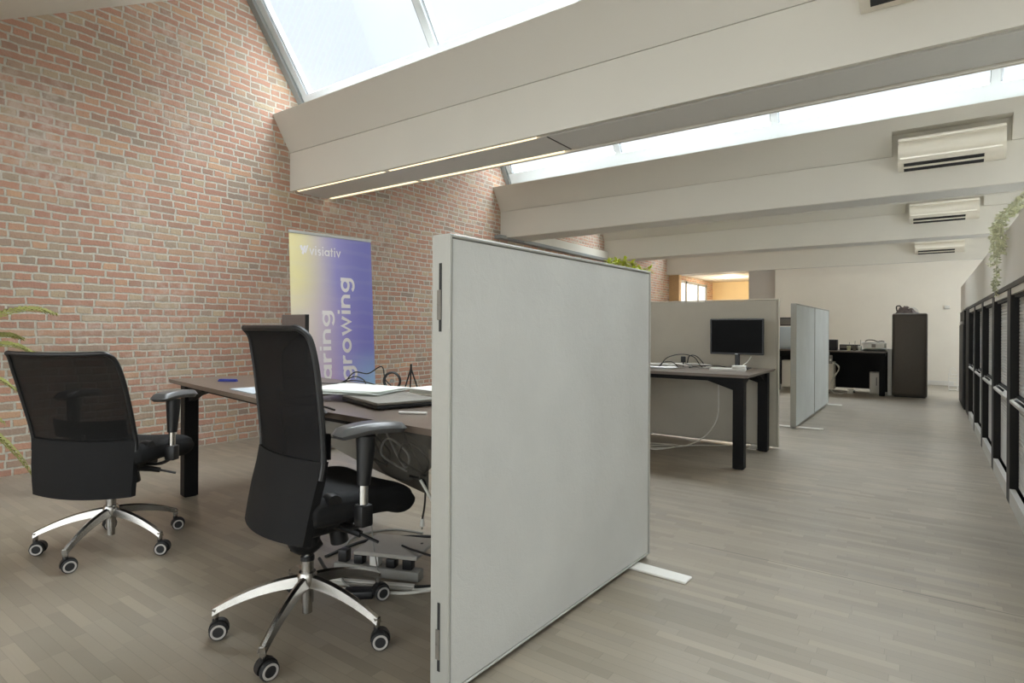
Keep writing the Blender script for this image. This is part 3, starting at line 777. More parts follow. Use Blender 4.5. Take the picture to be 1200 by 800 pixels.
cable('black cable along the front edge under the laptop, left end by the chair',[at(dB,.02,.10,DH+.004),at(dB,.2,.06,DH+.004),at(dB,.4,.07,DH+.004),at(dB,.52,.04,DH+.004)],.004,M['bcable'])
cable('second black cable along the front edge, nearer the desk edge',[at(dB,.01,.06,DH+.004),at(dB,.2,.03,DH+.004),at(dB,.36,.035,DH+.004)],.003,M['bcable'])
t=thing('phone_tripod','small black folding tripod standing on the far edge of the cluttered desk','tripod',at(dB,.13,.80,DH),R(20))
for a,tx in ((0,.045),(120,.05),(240,.045)):
    MB().tube([(0,0,.125),(tx*math.cos(R(a)),tx*math.sin(R(a)),.004)],[.005,.004],7).build('leg',M['black'],t)
MB().tube([(0,0,.115),(0,0,.15)],.006,8).build('head',M['black'],t)
t=thing('upright_board','thin dark upright board at the far edge of desk, touching the pale screen','board',at(dB,.62,.83,DH),R(-4))
MB().box(-.07,.07,-.004,.004,0,.16).build('panel',M['bezel'],t,smooth=False); MB().box(-.05,.05,-.004,.03,0,.006).build('base',M['bezel'],t,smooth=False)

# ---- hanging and floor cables under desk B
def P3(*q): return [tuple(p) for p in q]
fl=.006
cable('thick black cable loop on the floor under the cluttered desk',[(-2.35,1.75,fl),(-2.36,2.0,fl),(-2.2,2.2,fl),(-1.95,2.27,.02),(-1.72,2.12,.02),(-1.66,1.92,fl),(-1.78,1.76,fl),(-1.95,1.68,fl),(-2.15,1.64,fl),(-2.33,1.70,.018)],.008,M['bcable'])
cable('white cable loop on the floor beside the black loop',[(-2.28,1.90,.02),(-2.2,2.1,.02),(-2.0,2.2,.02),(-1.78,2.1,.025),(-1.64,1.9,.02),(-1.74,1.72,.008),(-1.9,1.63,.008),(-2.02,1.56,.008)],.007,M['wcable'])
cable('grey cable loop on the floor left of the metal slab',[(-2.1,1.72,fl),(-2.3,1.82,fl),(-2.45,2.0,fl),(-2.38,2.2,fl),(-2.2,2.26,fl)],.006,M['gcable'])
cable('white cable hanging from the net down to the floor by the screen',[at(dB,1.0,.10,.53),(-1.50,1.66,.35),(-1.52,1.72,.18),(-1.60,1.78,.06),(-1.75,1.75,fl),(-1.9,1.70,fl)],.006,M['wcable'])
cable('black cable hanging diagonally to the slab on the floor',[at(dB,1.06,.12,.55),(-1.47,1.70,.33),(-1.62,1.78,.17),(-1.82,1.82,.135),(-1.92,1.84,.128)],.005,M['bcable'])
cable('short black cable with a white plug dangling under the cluttered desk',[at(dB,.98,.06,.55),(-1.57,1.62,.52),(-1.575,1.63,.46),(-1.60,1.65,.40),(-1.62,1.66,.355)],.004,M['bcable'])
cable('thin pale cable hanging straight down behind the front armrest',[at(dB,.58,.14,.57),(-1.98,1.70,.4),(-1.97,1.71,.2),(-1.96,1.74,fl)],.003,M['gcable'])
cable('black cable from the trough across behind the front chair',[at(dB,.45,.19,.62),(-2.2,1.72,.60),(-2.38,1.74,.585),(-2.52,1.75,.58)],.003,M['bcable'])
t=thing('cable_plug','white plug at the end of the dangling black cable','plug',(-1.622,1.662,.325))
MB().tube([(0,0,0),(0,0,.035)],[.010,.007],8).build('body',M['whiteplastic'],t); MB().tube([(0,0,-.012),(0,0,0)],.003,6).build('pin',M['chrome'],t)
# coil of cables inside the net
k=0
for (dx,col,lb) in ((.70,'bcable','black cable crossing inside the hanging net, left one'),(.82,'wcable','pale cable looping inside the hanging net'),(.93,'bcable','black cable crossing inside the hanging net, right one by the screen')):
    cable(lb,[at(dB,dx,.06,.735-.008),at(dB,dx+.03,.10,.62),at(dB,dx+.08,.11,.56),at(dB,dx+.12,.09,.62),at(dB,dx+.05,.05,.68),at(dB,dx-.03,.08,.60),at(dB,dx+.10,.10,.55)],.0045,M[col])
# metal slab lying on a power strip
ps=thing('power_strip','grey power strip full of plugs on the floor behind the front chair','power strip',(-2.0,1.77,0),R(20))
MB().rbox(-.21,.21,-.03,.03,0,.045,.006).build('housing',M['gcable'],ps)
for kx in range(5):
    q=MB(); q.rbox(-.17+kx*.08-.022,-.17+kx*.08+.022,-.022,.022,.0455,.085 if kx%2 else .10,.005); q.build('plug',M['black'] if kx!=2 else M['whiteplastic'],ps)
sl=thing('metal_tray','flat grey metal slab lying tilted on the cable tangle','tray',(-1.955,1.835,.118),R(22))
MB().rbox(-.15,.15,-.115,.115,-.009,.009,.004,1).build('plate',M['slabgrey'],sl); MB().lathe([(0,.0091),(.007,.0091),(.007,.0105),(0,.0105)],12,'z',(.11,.04,0)).build('button',M['black'],sl)
ad=MB().rbox(-.06,.06,-.03,.03,0,.032,.006).build('power_adapter',M['black'],loc=(-1.90,1.58,0),rot=(0,0,R(40))); tag(ad,'black power adapter block on the floor behind the front chair caster','adapter')
cable('grey cable twisting between the adapter and the power strip',[(-1.94,1.60,.008),(-2.02,1.60,.02),(-2.08,1.64,.02),(-2.10,1.70,.03)],.005,M['gcable'])
cc=thing('cable_channel','long pale floor cable channel behind the front chair base','cable channel',(-1.98,1.655,0),R(26)); MB().rbox(-.14,.24,-.02,.02,0,.014,.003,1).build('base',M['rail'],cc); MB().rbox(-.14,.24,-.012,.012,.0142,.020,.002,1).build('cover',M['whiteplastic'],cc)

# ------------------------------------------------------------------ banner
lt=Vector((-4.637,3.044,2.0)); rtp=Vector((-4.508,3.866,2.0)); sh=.14
lb=lt+Vector((sh,-sh*.16,-1.975))
ex=(rtp-lt).normalized(); ez=(lt-lb).normalized(); ny=ez.cross(ex)
bt=thing('roll_up_banner','tall yellow to purple roll-up banner standing before the brick wall','banner')
bt.matrix_world=Matrix(((ex.x,ny.x,ez.x,lb.x),(ex.y,ny.y,ez.y,lb.y),(ex.z,ny.z,ez.z,0.0+.0),(0,0,0,1)))
W_=.835
MB().box(0,W_,-.0015,.0015,.08,1.975).build('printed_sheet',M['banner'],bt,smooth=False)
MB().rbox(-.005,W_+.005,-.009,.009,1.965,1.992,.004,1).build('top_bar',M['alu'],bt)
cs=MB(); cs.rbox(-.02,W_+.02,-.05,.05,.012,.085,.012,2); cs.build('base_cassette',M['alu'],bt)
MB().tube([(W_/2,.02,.05),(W_/2,.02,1.97)],.007,8).build('support_pole',M['alu'],bt)
fm=MB(); fm.box(.12,.16,-.16,.16,0.0,.012); fm.box(W_-.16,W_-.12,-.16,.16,0.0,.012); fm.build('foot',M['blackmetal'],bt,smooth=False)
def arc(cx,cy,r,a0,a1,n=18):
    return [(cx+r*math.cos(R(a0+(a1-a0)*k/n)),cy+r*math.sin(R(a0+(a1-a0)*k/n))) for k in range(n+1)]
GLYPH={'o':(1.0,[arc(.5,.5,.39,0,360,32)]),
 'a':(.98,[arc(.48,.5,.37,0,360,32),[(.87,1.0),(.87,0)]]),
 'g':(.98,[arc(.48,.5,.37,0,360,32),[(.87,1.0),(.87,-.05)]+arc(.48,-.05,.39,-8,-150,14)]),
 'n':(.92,[[(.11,0),(.11,1.0)],arc(.45,.55,.34,180,8,16)+[(.79,.5),(.79,0)]]),
 'r':(.58,[[(.11,0),(.11,1.0)],arc(.44,.55,.33,180,68,12)]),
 'i':(.24,[[(.11,0),(.11,1.0)],[(.11,1.2),(.11,1.43)]]),
 'w':(1.34,[[(.10,1),(.38,.09),(.67,.95),(.96,.09),(1.24,1)]]),
 'v':(.90,[[(.10,1),(.45,.09),(.80,1)]]),
 's':(.74,[arc(.38,.685,.205,35,270,12)+arc(.38,.295,.205,90,-145,12)[1:]]),
 't':(.52,[[(.22,1.34),(.22,0)],[(0,.90),(.48,.90)]])}
def text(word,x0,x1,z0,z1,vertical,parent,name,width=.245):
    """lettering drawn with ribbon strokes and fitted into the given rectangle of the sheet"""
    quads=[]; cx=0
    for ch in word:
        adv,strokes=GLYPH[ch]
        for si,st in enumerate(strokes):
            n=len(st); L=[];Rr=[]; closed=(abs(st[0][0]-st[-1][0])+abs(st[0][1]-st[-1][1]))<1e-6
            for k in range(n):
                def dirn(a,b):
                    d=Vector((b[0]-a[0],b[1]-a[1])); return d.normalized()
                d0=dirn(st[k-1],st[k]) if k>0 else (dirn(st[n-2],st[n-1]) if closed else dirn(st[0],st[1]))
                d1=dirn(st[k],st[k+1]) if k<n-1 else (dirn(st[0],st[1]) if closed else d0)
                n0=Vector((-d0.y,d0.x)); n1=Vector((-d1.y,d1.x)); m=(n0+n1); m=m.normalized() if m.length>1e-4 else n0
                kk=min(1.9,1/max(.3,m.dot(n0)))*width/2
                L.append((cx+st[k][0]+m.x*kk,st[k][1]+m.y*kk)); Rr.append((cx+st[k][0]-m.x*kk,st[k][1]-m.y*kk))
            for k in range(n-1): quads.append((L[k],Rr[k],Rr[k+1],L[k+1],si))
        cx+=adv+.17
    xs=[p[0] for q in quads for p in q[:4]]; ys_=[p[1] for q in quads for p in q[:4]]
    a0,a1,b0,b1=min(xs),max(xs),min(ys_),max(ys_)
    mb=MB()
    def place(p,th):
        u=(p[0]-a0)/(a1-a0); w=(p[1]-b0)/(b1-b0)
        return (x1-(x1-x0)*w,th,z0+(z1-z0)*u) if vertical else (x0+(x1-x0)*u,th,z0+(z1-z0)*w)
    for q in quads:
        f=[place(p,-.0024-.0005*q[4]) for p in q[:4]]; b=[place(p,-.0012+.0001*q[4]) for p in q[:4]]
        mb.add(f+b,[(0,1,2,3),(7,6,5,4),(0,4,5,1),(1,5,6,2),(2,6,7,3),(3,7,4,0)])
    return mb.build(name,M['letter'],parent,smooth=False)
text('growing',.452,.640,.612,1.592,True,bt,'lettering')
text('aring',.262,.420,.622,1.272,True,bt,'lettering')
text('visiativ',.187,.503,1.775,1.868,False,bt,'lettering',.22)
lg=MB()
for q in ([(.096,1.855),(.116,1.865),(.130,1.825),(.112,1.812)],[(.112,1.788),(.130,1.776),(.158,1.862),(.136,1.862)],[(.140,1.800),(.154,1.790),(.180,1.868),(.166,1.868)]):
    lg.prism(q,'y',-.0026,-.0012)
lg.build('logo',M['letter'],bt,smooth=False)

# ------------------------------------------------------------------ desk C items
t=thing('monitor','black computer monitor on the desk in front of the grey screen','monitor',(-1.40,5.47,DH),R(3))
MB().rbox(-.232,.232,-.012,.012,.130,.457,.005,1).build('bezel',M['bezel'],t)
MB().box(-.218,.218,-.0135,-.0121,.147,.444).build('display',M['screenglass'],t,smooth=False)
MB().rbox(-.11,.11,.012,.045,.2,.4,.01).build('rear_housing',M['bezel'],t)
st=MB(); st.rbox(-.02,.02,.03,.055,.012,.30,.004,1); st.rbox(-.11,.11,-.06,.11,0,.012,.004,1); st.build('stand',M['bezel'],t)
MB().box(-.012,.012,-.0137,-.0122,.1335,.1385).build('maker_badge',M['alu'],t,smooth=False)
t=thing('docking_box','white box lying at the front of the black monitor','box',(-1.40,5.20,DH),R(8))
MB().rbox(-.15,.07,-.06,.06,0,.022,.004,1).build('lower_box',M['whiteplastic'],t)
MB().rbox(.072,.145,-.06,.06,0,.024,.004,1).build('body',M['paper'],t)
tag(MB().rbox(-.055,.055,-.05,.05,0,.022,.004,1).build('small_box',M['paper'],loc=at(t,.09,.0,DH+.0245),rot=(0,0,R(6))),'small white box on the end of the white box by the monitor','box')
cable('short white cable coming down from the black monitor',[(-1.28,5.45,.86),(-1.26,5.41,.87),(-1.27,5.32,.83),(-1.29,5.24,.803)],.005,M['wcable'])
cable('black cable arch rising over the cable pile on the monitor desk',[(-2.02,5.20,DH+.004),(-1.97,5.25,DH+.09),(-1.86,5.32,DH+.125),(-1.76,5.38,DH+.10),(-1.72,5.42,DH+.03),(-1.70,5.44,DH+.004)],.0045,M['bcable'])
cable('lower dark cable arch at the left of the cable pile',[(-2.02,5.16,DH+.004),(-1.98,5.18,DH+.05),(-1.91,5.22,DH+.055),(-1.86,5.26,DH+.004)],.004,M['bcable'])
cable('second dark cable arch on the right of the cable pile',[(-1.83,5.40,DH+.004),(-1.82,5.42,DH+.10),(-1.77,5.45,DH+.11),(-1.72,5.48,DH+.06),(-1.69,5.5,DH+.004)],.005,M['bcable'])
cable('white cable coiled in the middle of the cable pile',[(-1.98,5.30,DH+.006),(-1.88,5.38,DH+.03),(-1.78,5.36,DH+.012),(-1.84,5.28,DH+.03),(-1.92,5.33,DH+.035),(-1.74,5.44,DH+.03),(-1.62,5.46,DH+.02),(-1.66,5.36,DH+.006)],.006,M['wcable'])
cable('grey cable wound flat in front of the cable pile',[(-1.95,5.22,DH+.005),(-1.85,5.20,DH+.008),(-1.75,5.26,DH+.02),(-1.82,5.32,DH+.04),(-1.70,5.34,DH+.005),(-1.58,5.36,DH+.005)],.005,M['gcable'])
cable('thin black cable trailing from the pile to the white box',[(-1.78,5.30,DH+.004),(-1.68,5.32,DH+.022),(-1.58,5.40,DH+.026),(-1.52,5.46,DH+.018),(-1.48,5.52,DH+.004)],.004,M['bcable'])
t=thing('power_adapter','black plug adapter standing up in the cable pile','adapter',(-1.85,5.35,DH+.02),R(20)); MB().rbox(-.022,.022,-.018,.018,.03,.085,.005).build('body',M['black'],t); MB().tube([(0,0,-.018),(0,0,.03)],.006,7).build('cord_end',M['black'],t)
sheets('paper_stack','white papers on the monitor desk at the edge of the pale screen',(-2.0,5.12,DH),R(5),.30,.21,3,M['paper'],th=.005)
bk=thing('laptop','pale closed laptop far left on the monitor desk, half hidden by the pale screen','laptop',(-2.16,5.5,DH),R(5)); MB().rbox(-.19,.19,-.13,.13,0,.012,.004,1).build('base',M['rail'],bk); MB().rbox(-.19,.19,-.13,.13,.0122,.022,.004,1).build('lid',M['rail'],bk)
cable('white cable hanging from the monitor desk to the floor loop',[(-1.60,5.58,.72),(-1.595,5.6,.5),(-1.60,5.58,.28),(-1.68,5.52,.12),(-1.80,5.42,.03),(-1.92,5.30,.008),(-2.06,5.16,.008),(-2.12,5.22,.008),(-2.0,5.36,.008),(-1.90,5.24,.02),(-2.02,5.10,.008),(-2.10,5.12,.016)],.0065,M['wcable'])
cable('second white cable running on the floor under the monitor desk',[(-2.2,5.35,.007),(-2.0,5.42,.007),(-1.86,5.36,.02),(-1.76,5.44,.022),(-1.66,5.6,.007),(-1.5,5.72,.007)],.005,M['wcable'])
mp=thing('hanging_plate','grey plate hanging under the left end of the monitor desk','panel',(-2.13,4.93,.44),R(0))
MB().prism([(-.35,0),(.02,0),(-.05,.25),(-.35,.25)],'y',0,.012).build('plate',M['rail'],mp,smooth=False); MB().box(-.3,-.28,-.0,.012,.25,.292).build('hanger',M['rail'],mp,smooth=False)

# ------------------------------------------------------------------ far desk and what is round it
t=thing('office_machine','bluish white machine on the far desk, glimpsed left of the folded screens','machine',(-2.02,11.95,DH),0)
MB().rbox(-.25,.19,-.2,.2,0,.42,.02).build('housing',M['bluewhite'],t); MB().rbox(.0,.12,-.206,-.199,.22,.33,.003,1).build('display',plain('pale_blue_display',(138,160,190),.3),t); MB().rbox(.04,.12,-.206,-.199,.14,.17,.003,1).build('button_strip',M['tray'],t)
t=thing('monitor','dark monitor edge above the bluish white machine on the far desk','monitor',(-2.05,12.22,DH),0); MB().rbox(-.26,.26,-.02,.02,.44,.60,.005,1).build('bezel',M['bezel'],t); MB().box(-.25,.25,-.022,-.0201,.46,.58).build('display',M['tray'],t,smooth=False); m_=MB(); m_.rbox(-.1,.1,.0,.15,0,.012,.004,1); m_.rbox(-.02,.02,.02,.05,.012,.5,.004,1); m_.build('stand',M['bezel'],t)
t=thing('drawer_pedestal','cream drawer pedestal under the far desk behind the folded screens','drawer unit',(-1.68,11.68,0))
MB().box(-.5,.35,.02,.28,.06,.55).build('carcass',M['wallcream'],t,smooth=False)
for k in range(3): 
    d_=MB(); d_.rbox(-.49,.34,.0,.019,.07+.16*k,.225+.16*k,.003,1); dr=d_.build('drawer',M['wallcream'],t); hh=MB(); hh.box(-.16,.0,-.012,.0,.19+.16*k,.20+.16*k); hh.build('handle',M['rail'],dr,smooth=False)
t=thing('power_block','grey socket block hanging below the far desk edge','socket block',(-1.40,11.62,.52)); MB().rbox(-.10,.06,-.05,.03,0,.15,.01).build('housing',M['gcable'],t)
for k in range(3): MB().rbox(-.07+.045*k,-.04+.045*k,-.07,-.0505,.05,.09,.003,1).build('socket_plug',M['whiteplastic'],t)
MB().box(-.01,.01,-.01,.03,.15,.211).build('bracket',M['gcable'],t,smooth=False)
t=thing('black_box','black box at the left end of the far desk top','box',(-1.42,11.78,DH)); MB().rbox(-.14,.14,-.1,.1,0,.19,.006).build('housing',M['black'],t); MB().box(-.12,.05,-.1015,-.1,.03,.16).build('front_panel',M['dark'],t,smooth=False)
t=thing('flat_case','low dark flat case behind the small cups on the far desk','case',(-1.12,12.1,DH)); MB().rbox(-.16,.16,-.05,.05,0,.10,.006).build('body',M['bezel'],t); MB().rbox(-.15,.15,-.052,-.0501,.03,.09,.002,1).build('front_panel',M['tray'],t)
for k,(x,c,lb) in enumerate(((-1.10,'leafpale','small pale cup left of the paper stack on the far desk'),(-1.02,'tray','small grey cup in the middle of the far desk'),(-.94,'papergreen','small white cup next to the paper stack on the far desk'))):
    t=thing('cup',lb,'cup',(x,11.72+.05*k,DH)); MB().lathe([(0,0),(.026,0),(.032,.085),(.027,.085),(.022,.006),(0,.006)],14).build('body',M[c],t)
    MB().tube([(.0,.02,.01),(.012,-.01,.15+.02*k)],.004,6).build('pen',M['gcable'],t)
t=sheets('paper_stack','stack of green edged papers on the right end of the far desk',(-.72,11.80,DH),R(4),.34,.26,6,M['papergreen'],th=.008)
t=thing('paper_box','white carton on the green edged papers at the far desk','box',(-.72,11.82,DH+.052),R(-5)); MB().rbox(-.16,.16,-.11,.11,0,.085,.004,1).build('carton',M['paper'],t); MB().box(-.03,.03,-.1115,-.1101,.01,.07).build('carton_mark',M['gcable'],t,smooth=False)
t=thing('folder_stack','white folders lying across the carton on the far desk','folders',(-.75,11.84,DH+.1375),R(6)); 
for k in range(2): MB().rbox(-.18+.02*k,.15+.03*k,-.11,.11,.010*k,.009+.010*k,.002,1).build('folder',M['paper'],t)
cable('black headset cable on top of the folders on the far desk',[(-.86,11.80,DH+.165),(-.82,11.78,DH+.19),(-.74,11.78,DH+.19),(-.68,11.80,DH+.165),(-.62,11.79,DH+.175),(-.58,11.80,DH+.165)],.008,M['bcable'])
t=thing('desktop_computer','white computer case on the floor under the far desk','computer',(-.73,12.0,0),R(4)); MB().rbox(-.075,.075,-.06,.28,0,.37,.012).build('case',M['whiteplastic'],t); MB().rbox(.02,.035,-.063,-.0601,.15,.29,.001,1).build('front_slot',M['gcable'],t)
t=thing('plug_socket','white cube socket on the floor under the far desk','socket',(-1.08,11.75,0)); MB().rbox(-.045,.045,-.04,.04,0,.085,.006).build('housing',M['whiteplastic'],t); MB().rbox(.0455,.075,-.015,.015,.02,.06,.004).build('plug',M['black'],t)
cable('white cable hanging in a bundle from the socket block at the far desk',[(-1.36,11.60,.55),(-1.28,11.58,.52),(-1.24,11.60,.42),(-1.33,11.6,.28),(-1.38,11.6,.12),(-1.33,11.58,.03),(-1.22,11.6,.008),(-1.12,11.70,.02)],.008,M['wcable'])
cable('second white cable of the bundle, looping wider to the floor',[(-1.36,11.62,.56),(-1.24,11.62,.48),(-1.28,11.62,.34),(-1.37,11.64,.16),(-1.30,11.52,.008),(-1.18,11.55,.008)],.007,M['wcable'])
cable('black cable on the floor between the folded screens and far desk',[(-1.60,11.25,.008),(-1.48,11.4,.008),(-1.38,11.6,.008)],.009,M['bcable'])
t=thing('whiteboard','narrow white board standing upright between far desk and dark locker','board',(-.499,11.86,0)); MB().box(-.032,.026,-.02,.3,.012,.80).build('panel',M['whiteplastic'],t,smooth=False); MB().box(-.032,.026,-.03,.31,0,.012).build('foot',M['whiteplastic'],t,smooth=False)
t=thing('locker','tall dark brown rounded locker standing against the far wall','locker',(-.22,11.68,0))
MB().rbox(-.245,.245,0,.78,.012,1.40,.03,3).build('body',M['locker'],t)
MB().rbox(-.225,.225,-.006,.01,.05,1.36,.02,2).build('door',M['locker'],t); MB().rbox(.232,.2475,.05,.09,.70,.76,.003,1).build('handle',M['chrome'],t); MB().box(-.22,.22,.02,.76,0,.0125).build('plinth',M['black'],t,smooth=False)
# crumpled bag
t=thing('crumpled_bag','crumpled grey bag lying on top of the dark locker','bag',(-.26,11.9,1.40))
q=MB(); random.seed(3)
ph=[random.uniform(0,6) for _ in range(6)]
def bag(u,v,top):
    a=2*PI*u; r=v
    h=(.10*(1-.8*(.5+.5*math.cos(a))*r) )*(1-r**3)*(1+.35*math.sin(7*a+ph[0])*r+.3*math.sin(11*r+ph[1]+3*a))
    return (.17*r*math.cos(a)*(1+.1*math.sin(5*a+ph[2])),.14*r*math.sin(a)*(1+.12*math.sin(4*a+ph[3])),max(.0,h) if top else 0)
q.grid(lambda u,v:bag(u,v,True),40,14); q.grid(lambda u,v:bag(1-u,v,False),40,2); q.build('fabric_body',M['greybag'],t,ang=40)
q=MB(); q.tube(spline([(-.14,.0,.03),(-.15,-.03,.12),(-.10,-.02,.13),(-.07,0,.06)],6),.010,7); q.build('strap',M['bezel'],t)
q=MB(); q.tube(spline([(-.02,-.02,.06),(.05,-.04,.10),(.12,-.04,.08),(.16,-.02,.01)],6),.008,7); q.build('sleeve',M['paper'],t)
t=thing('thermostat','small white thermostat on the far wall right of the locker','thermostat',(.35,YF,1.60)); MB().rbox(-.045,.045,-.02,0,-.03,.03,.004).build('housing',M['whiteplastic'],t); MB().rbox(-.05,.05,-.022,-.0,-.045,-.034,.003,1).build('lower_lip',M['rail'],t)
t=thing('wire_rack','small white wire rack on the floor at the far end of the cabinets','rack',(.40,13.5,0))
for k in range(5): MB().tube([(-.05,0,.02+.07*k),(.08,0,.02+.07*k)],.006,6).build('shelf_wire',M['whiteplastic'],t)
for sx in (-.05,.08): MB().tube([(sx,0,0),(sx,0,.33)],.007,6).build('upright',M['whiteplastic'],t)
MB().tube(spline([(-.02,0,.30),(-.035,0,.38),(.02,0,.42),(.06,0,.36)],6),.006,6).build('hook',M['whiteplastic'],t)
t=thing('wall_box','small white box on the brick wall above the grey screen','wall box',(XL,13.2,1.68)); MB().rbox(0.001,.06,-.34,.0,.0,.34,.006).build('housing',M['whiteplastic'],t); MB().rbox(.0605,.066,-.32,-.02,.02,.30,.002,1).build('cover',M['paper'],t)

# ------------------------------------------------------------------ plants
def pot(t,r0,r1,h,mat):
    MB().lathe([(0,0),(r0,0),(r1,h),(r1*.9,h),(r1*.88,h-.03),(0,h-.03)],28).build('pot',mat,t)
    MB().lathe([(0,h-.031),(r1*.87,h-.031),(r1*.85,h-.02),(0,h-.015)],20).build('soil',M['soil'],t)
def frond(t,base,tip,rise,nl=26,lf=.22,mat='palm',droop=.06,w=.012):
    base=Vector(base); tip=Vector(tip); mid=(base+tip)/2+Vector((0,0,rise))
    pts=[(1-u)**2*base+2*u*(1-u)*mid+u*u*tip for u in [k/24 for k in range(25)]]
    f=MB(); f.tube(pts,[.007*(1-.75*k/24) for k in range(25)],6)
    for k in range(nl):
        u=.28+.72*k/(nl-1); i=min(23,int(u*24)); p=pts[i].lerp(pts[i+1],u*24-i) if i<24 else pts[24]
        tg=(pts[i+1]-pts[i]).normalized(); sd=tg.cross(Vector((0,0,1))).normalized(); up=sd.cross(tg)
        L=lf*math.sin(PI*min(.97,(.18+.8*u)))**.7*(1.0 if u<.9 else .8)
        for s in (-1,1):
            d=(tg*.75+sd*s*.62+up*.16).normalized(); e=p+d*L+Vector((0,0,-droop*L/ lf*1.2)); m_=p+d*L*.45+Vector((0,0,.012))
            n=d.cross(up).normalized()
            a=up*.0
            f.add([tuple(p),tuple(m_+n*w),tuple(m_-n*w),tuple(e),tuple(m_+up*.006)],[(0,2,4),(0,4,1),(1,4,3),(4,2,3)])
    return f.build('frond',M[mat],t,ang=60)
pl=thing('potted_palm','potted palm at the left edge with arching yellow green fronds','potted plant',(-4.85,.55,0))
pot(pl,.15,.20,.34,M['potdark'])
for (tip,rise) in (((-.05,.86,1.19),.62),((.02,.72,.93),.55),((-.12,.70,1.02),.5),((.05,.62,.70),.5),((-.02,.74,.10),.62),((.10,.55,.50),.5),((.2,-.6,1.2),.5),((-.35,-.5,1.3),.5),((.55,-.2,1.0),.5),((.5,.2,1.3),.4),((-.3,.1,1.6),.2),((.1,-.1,1.75),.1)):
    frond(pl,(0,0,.30),tip,rise)
tl=thing('trailing_plant','pale trailing plant hanging over the white bulkhead above the cabinets','potted plant',(.62,5.35,1.825))
pot(tl,.07,.10,.13,M['pot'])
random.seed(11)
def vine(pts,n,name='vine',lo=.008,hi=.017,mat='leafpale'):
    S=spline(pts,10); f=MB(); f.tube(S,.0022,5)
    for k in range(n):
        i=random.randrange(len(S)-1); p=S[i].lerp(S[i+1],random.random())
        d=Vector((random.gauss(0,1),random.gauss(0,1),random.gauss(-.2,.7))).normalized(); s=random.uniform(lo,hi)
        sd=d.cross(Vector((random.gauss(0,1),random.gauss(0,1),random.gauss(0,1)))).normalized()
        up=d.cross(sd)
        c=p+d*s*1.3
        f.add([tuple(p+d*.004),tuple(c+sd*s*.6),tuple(c+d*s*1.2),tuple(c-sd*s*.6),tuple(c+up*s*.2)],[(0,4,1),(1,4,2),(2,4,3),(3,4,0)])
    f.build(name,M[mat],tl,ang=70)
for k in range(10):
    a=random.uniform(-.30,.30); out=random.uniform(-.21,-.17)
    vine([(0,0,.11),(-.08,a*.4,.17+random.uniform(0,.05)),(out,a*.8,.08),(out-.01,a,-.02),(out-.005,a+random.uniform(-.05,.05),-.08-random.uniform(0,.12))],70)
for k in range(4):
    a=random.uniform(-.03,.09)
    vine([(0,0,.11),(-.1,a,.14),(-.19,a,.04),(-.195,a+.05,-.1),(-.2,a+.1,-.22),(-.195,a+.17,-.34),(-.2,a+.20,-.42-random.uniform(-.06,.03))],80)
for k in range(4):
    a=-.1-.25*k
    vine([(0,0,.11),(-.06,a*.3,.2),(-.10,a*.7,.17),(-.14,a,.06+random.uniform(0,.1))],60)
vine([(0,0,.11),(-.12,.25,.13),(-.2,.5,-.02),(-.2,.62,-.12),(-.2,.68,-.2)],40)
bp=thing('leafy_plant','tall plant with lime green leaf tips showing above the pale screen','potted plant',(-3.95,9.0,0))
pot(bp,.17,.22,.40,M['potdark'])
random.seed(5)
for k in range(11):
    x=-.50+.070*k+random.uniform(-.03,.03); y=random.uniform(-.25,.25); z=2.28-.014*k+random.uniform(-.08,.06)
    f=MB(); S=spline([(x*.1,y*.1,.37),(x*.3,y*.3,1.1),(x*.8,y*.8,z-.25),(x,y,z)],8); f.tube(S,[.010*(1-.6*i/(len(S)-1)) for i in range(len(S))],6); st_=f.build('stem',M['stem'],bp)
    lf=MB()
    for q_ in range(26):
        i=random.randrange(int(len(S)*.74),len(S)); p=S[i]; d=Vector((random.gauss(0,1),random.gauss(0,.8),random.uniform(-.2,1.0))).normalized(); L=random.uniform(.09,.16); sd=d.cross(Vector((0,0,1))).normalized(); up=sd.cross(d)
        a_=p; b_=p+d*L*.45; e=p+d*L+Vector((0,0,-.03))
        lf.add([tuple(a_),tuple(b_+sd*.03),tuple(e),tuple(b_-sd*.03),tuple(b_-up*.006)],[(0,4,1),(1,4,2),(2,4,3),(3,4,0)])
    lf.build('leaves',M['leaflime'],st_,ang=60)

# ------------------------------------------------------------------ light
# far room: ceiling lamp that warms the wall
l=bpy.data.lights.new('room_lamp','POINT'); l.energy=30; l.color=(1,.86,.66); l.shadow_soft_size=.15
o=bpy.data.objects.new('room_lamp',l); C.objects.link(o); o.location=(-4.5,16.9,2.35)
wd=bpy.data.worlds.new('overcast_sky'); SC.world=wd; wd.use_nodes=True
nt=wd.node_tree; bg=nt.nodes['Background']
tc=nt.nodes.new('ShaderNodeTexCoord'); sep=nt.nodes.new('ShaderNodeSeparateXYZ'); nt.links.new(tc.outputs['Generated'],sep.inputs[0])
rp=nt.nodes.new('ShaderNodeValToRGB'); nt.links.new(sep.outputs[2],rp.inputs[0])
els=[(0.0,(.95,.96,.98)),(.22,(.98,.99,1.0)),(.40,(.80,.88,1.0)),(.55,(.86,.93,1.0)),(1,(.90,.95,1))]
while len(rp.color_ramp.elements)<len(els): rp.color_ramp.elements.new(.5)
for e,(p,c) in zip(rp.color_ramp.elements,els): e.position=p; e.color=(*c,1)
nz=nt.nodes.new('ShaderNodeTexNoise'); nz.inputs['Scale'].default_value=2.6; nz.inputs['Detail'].default_value=5; nt.links.new(tc.outputs['Generated'],nz.inputs['Vector'])
cl=nt.nodes.new('ShaderNodeMapRange'); cl.inputs[1].default_value=.42; cl.inputs[2].default_value=.68; cl.interpolation_type='SMOOTHSTEP'; nt.links.new(nz.outputs[0],cl.inputs[0])
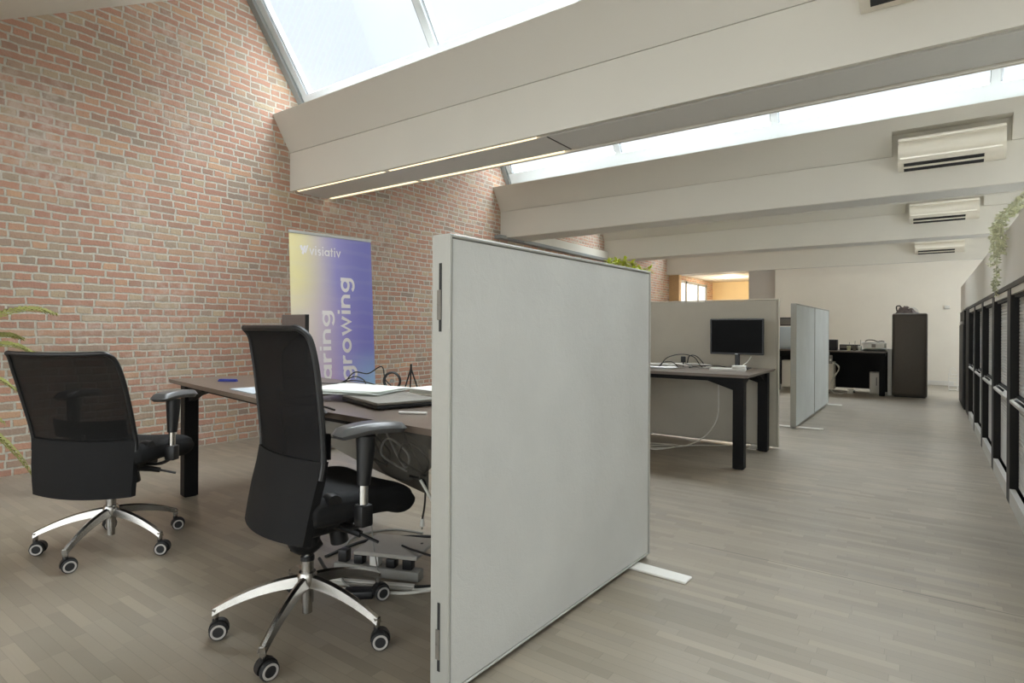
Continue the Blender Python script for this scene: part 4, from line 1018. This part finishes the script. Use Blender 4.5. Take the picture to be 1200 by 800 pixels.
mx=nt.nodes.new('ShaderNodeMix'); mx.data_type='RGBA'; nt.links.new(cl.outputs[0],mx.inputs[0]); nt.links.new(rp.outputs[0],mx.inputs[6]); mx.inputs[7].default_value=(.95,.98,1,1)
nt.links.new(mx.outputs[2],bg.inputs['Color'])
# brightness: pale towards the horizon ahead, brighter overhead and behind, raised to light the room
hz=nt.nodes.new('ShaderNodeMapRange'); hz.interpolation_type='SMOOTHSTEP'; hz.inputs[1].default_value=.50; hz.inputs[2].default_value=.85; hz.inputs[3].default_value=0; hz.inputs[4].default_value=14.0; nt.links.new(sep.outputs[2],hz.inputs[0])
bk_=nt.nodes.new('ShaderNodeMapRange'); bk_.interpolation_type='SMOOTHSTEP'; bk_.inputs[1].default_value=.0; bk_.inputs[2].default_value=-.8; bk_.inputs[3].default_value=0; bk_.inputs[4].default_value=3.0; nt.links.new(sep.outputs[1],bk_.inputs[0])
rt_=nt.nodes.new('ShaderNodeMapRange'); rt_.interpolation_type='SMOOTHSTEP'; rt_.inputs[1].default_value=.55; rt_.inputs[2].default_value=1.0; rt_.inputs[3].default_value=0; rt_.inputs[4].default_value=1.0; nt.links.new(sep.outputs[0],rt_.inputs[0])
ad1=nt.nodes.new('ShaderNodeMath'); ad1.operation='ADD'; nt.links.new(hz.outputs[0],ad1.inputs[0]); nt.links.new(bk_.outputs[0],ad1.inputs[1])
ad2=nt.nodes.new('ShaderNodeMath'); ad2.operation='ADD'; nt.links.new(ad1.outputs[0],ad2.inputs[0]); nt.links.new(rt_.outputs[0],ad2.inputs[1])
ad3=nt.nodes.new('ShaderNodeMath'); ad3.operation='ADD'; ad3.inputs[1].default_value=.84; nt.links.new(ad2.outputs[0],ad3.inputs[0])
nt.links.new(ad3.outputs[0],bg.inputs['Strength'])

# ------------------------------------------------------------------ camera
cam=bpy.data.cameras.new('camera'); co=bpy.data.objects.new('camera',cam); C.objects.link(co); SC.camera=co
cam.sensor_width=36; cam.lens=36*678/1200; cam.shift_y=-15/1200; cam.clip_start=.05
yaw=math.atan2(485,678); roll=R(.3)
fw=Vector((-math.sin(yaw),math.cos(yaw),0)); r0=Vector((math.cos(yaw),math.sin(yaw),0)); u0=Vector((0,0,1))
rr=r0*math.cos(roll)+u0*math.sin(roll); uu=u0*math.cos(roll)-r0*math.sin(roll)
co.matrix_world=Matrix(((rr.x,uu.x,-fw.x,0),(rr.y,uu.y,-fw.y,0),(rr.z,uu.z,-fw.z,1.11),(0,0,0,1)))
vs=SC.view_settings; vs.view_transform='Standard'; vs.look='None'; vs.gamma=1; vs.exposure=0.56; vs.use_curve_mapping=False
SC.cycles.max_bounces=10; SC.cycles.diffuse_bounces=7; SC.cycles.transparent_max_bounces=24; SC.cycles.use_denoising=True
SC.cycles.sample_clamp_indirect=8
SC.cycles.caustics_reflective=False; SC.cycles.caustics_refractive=False
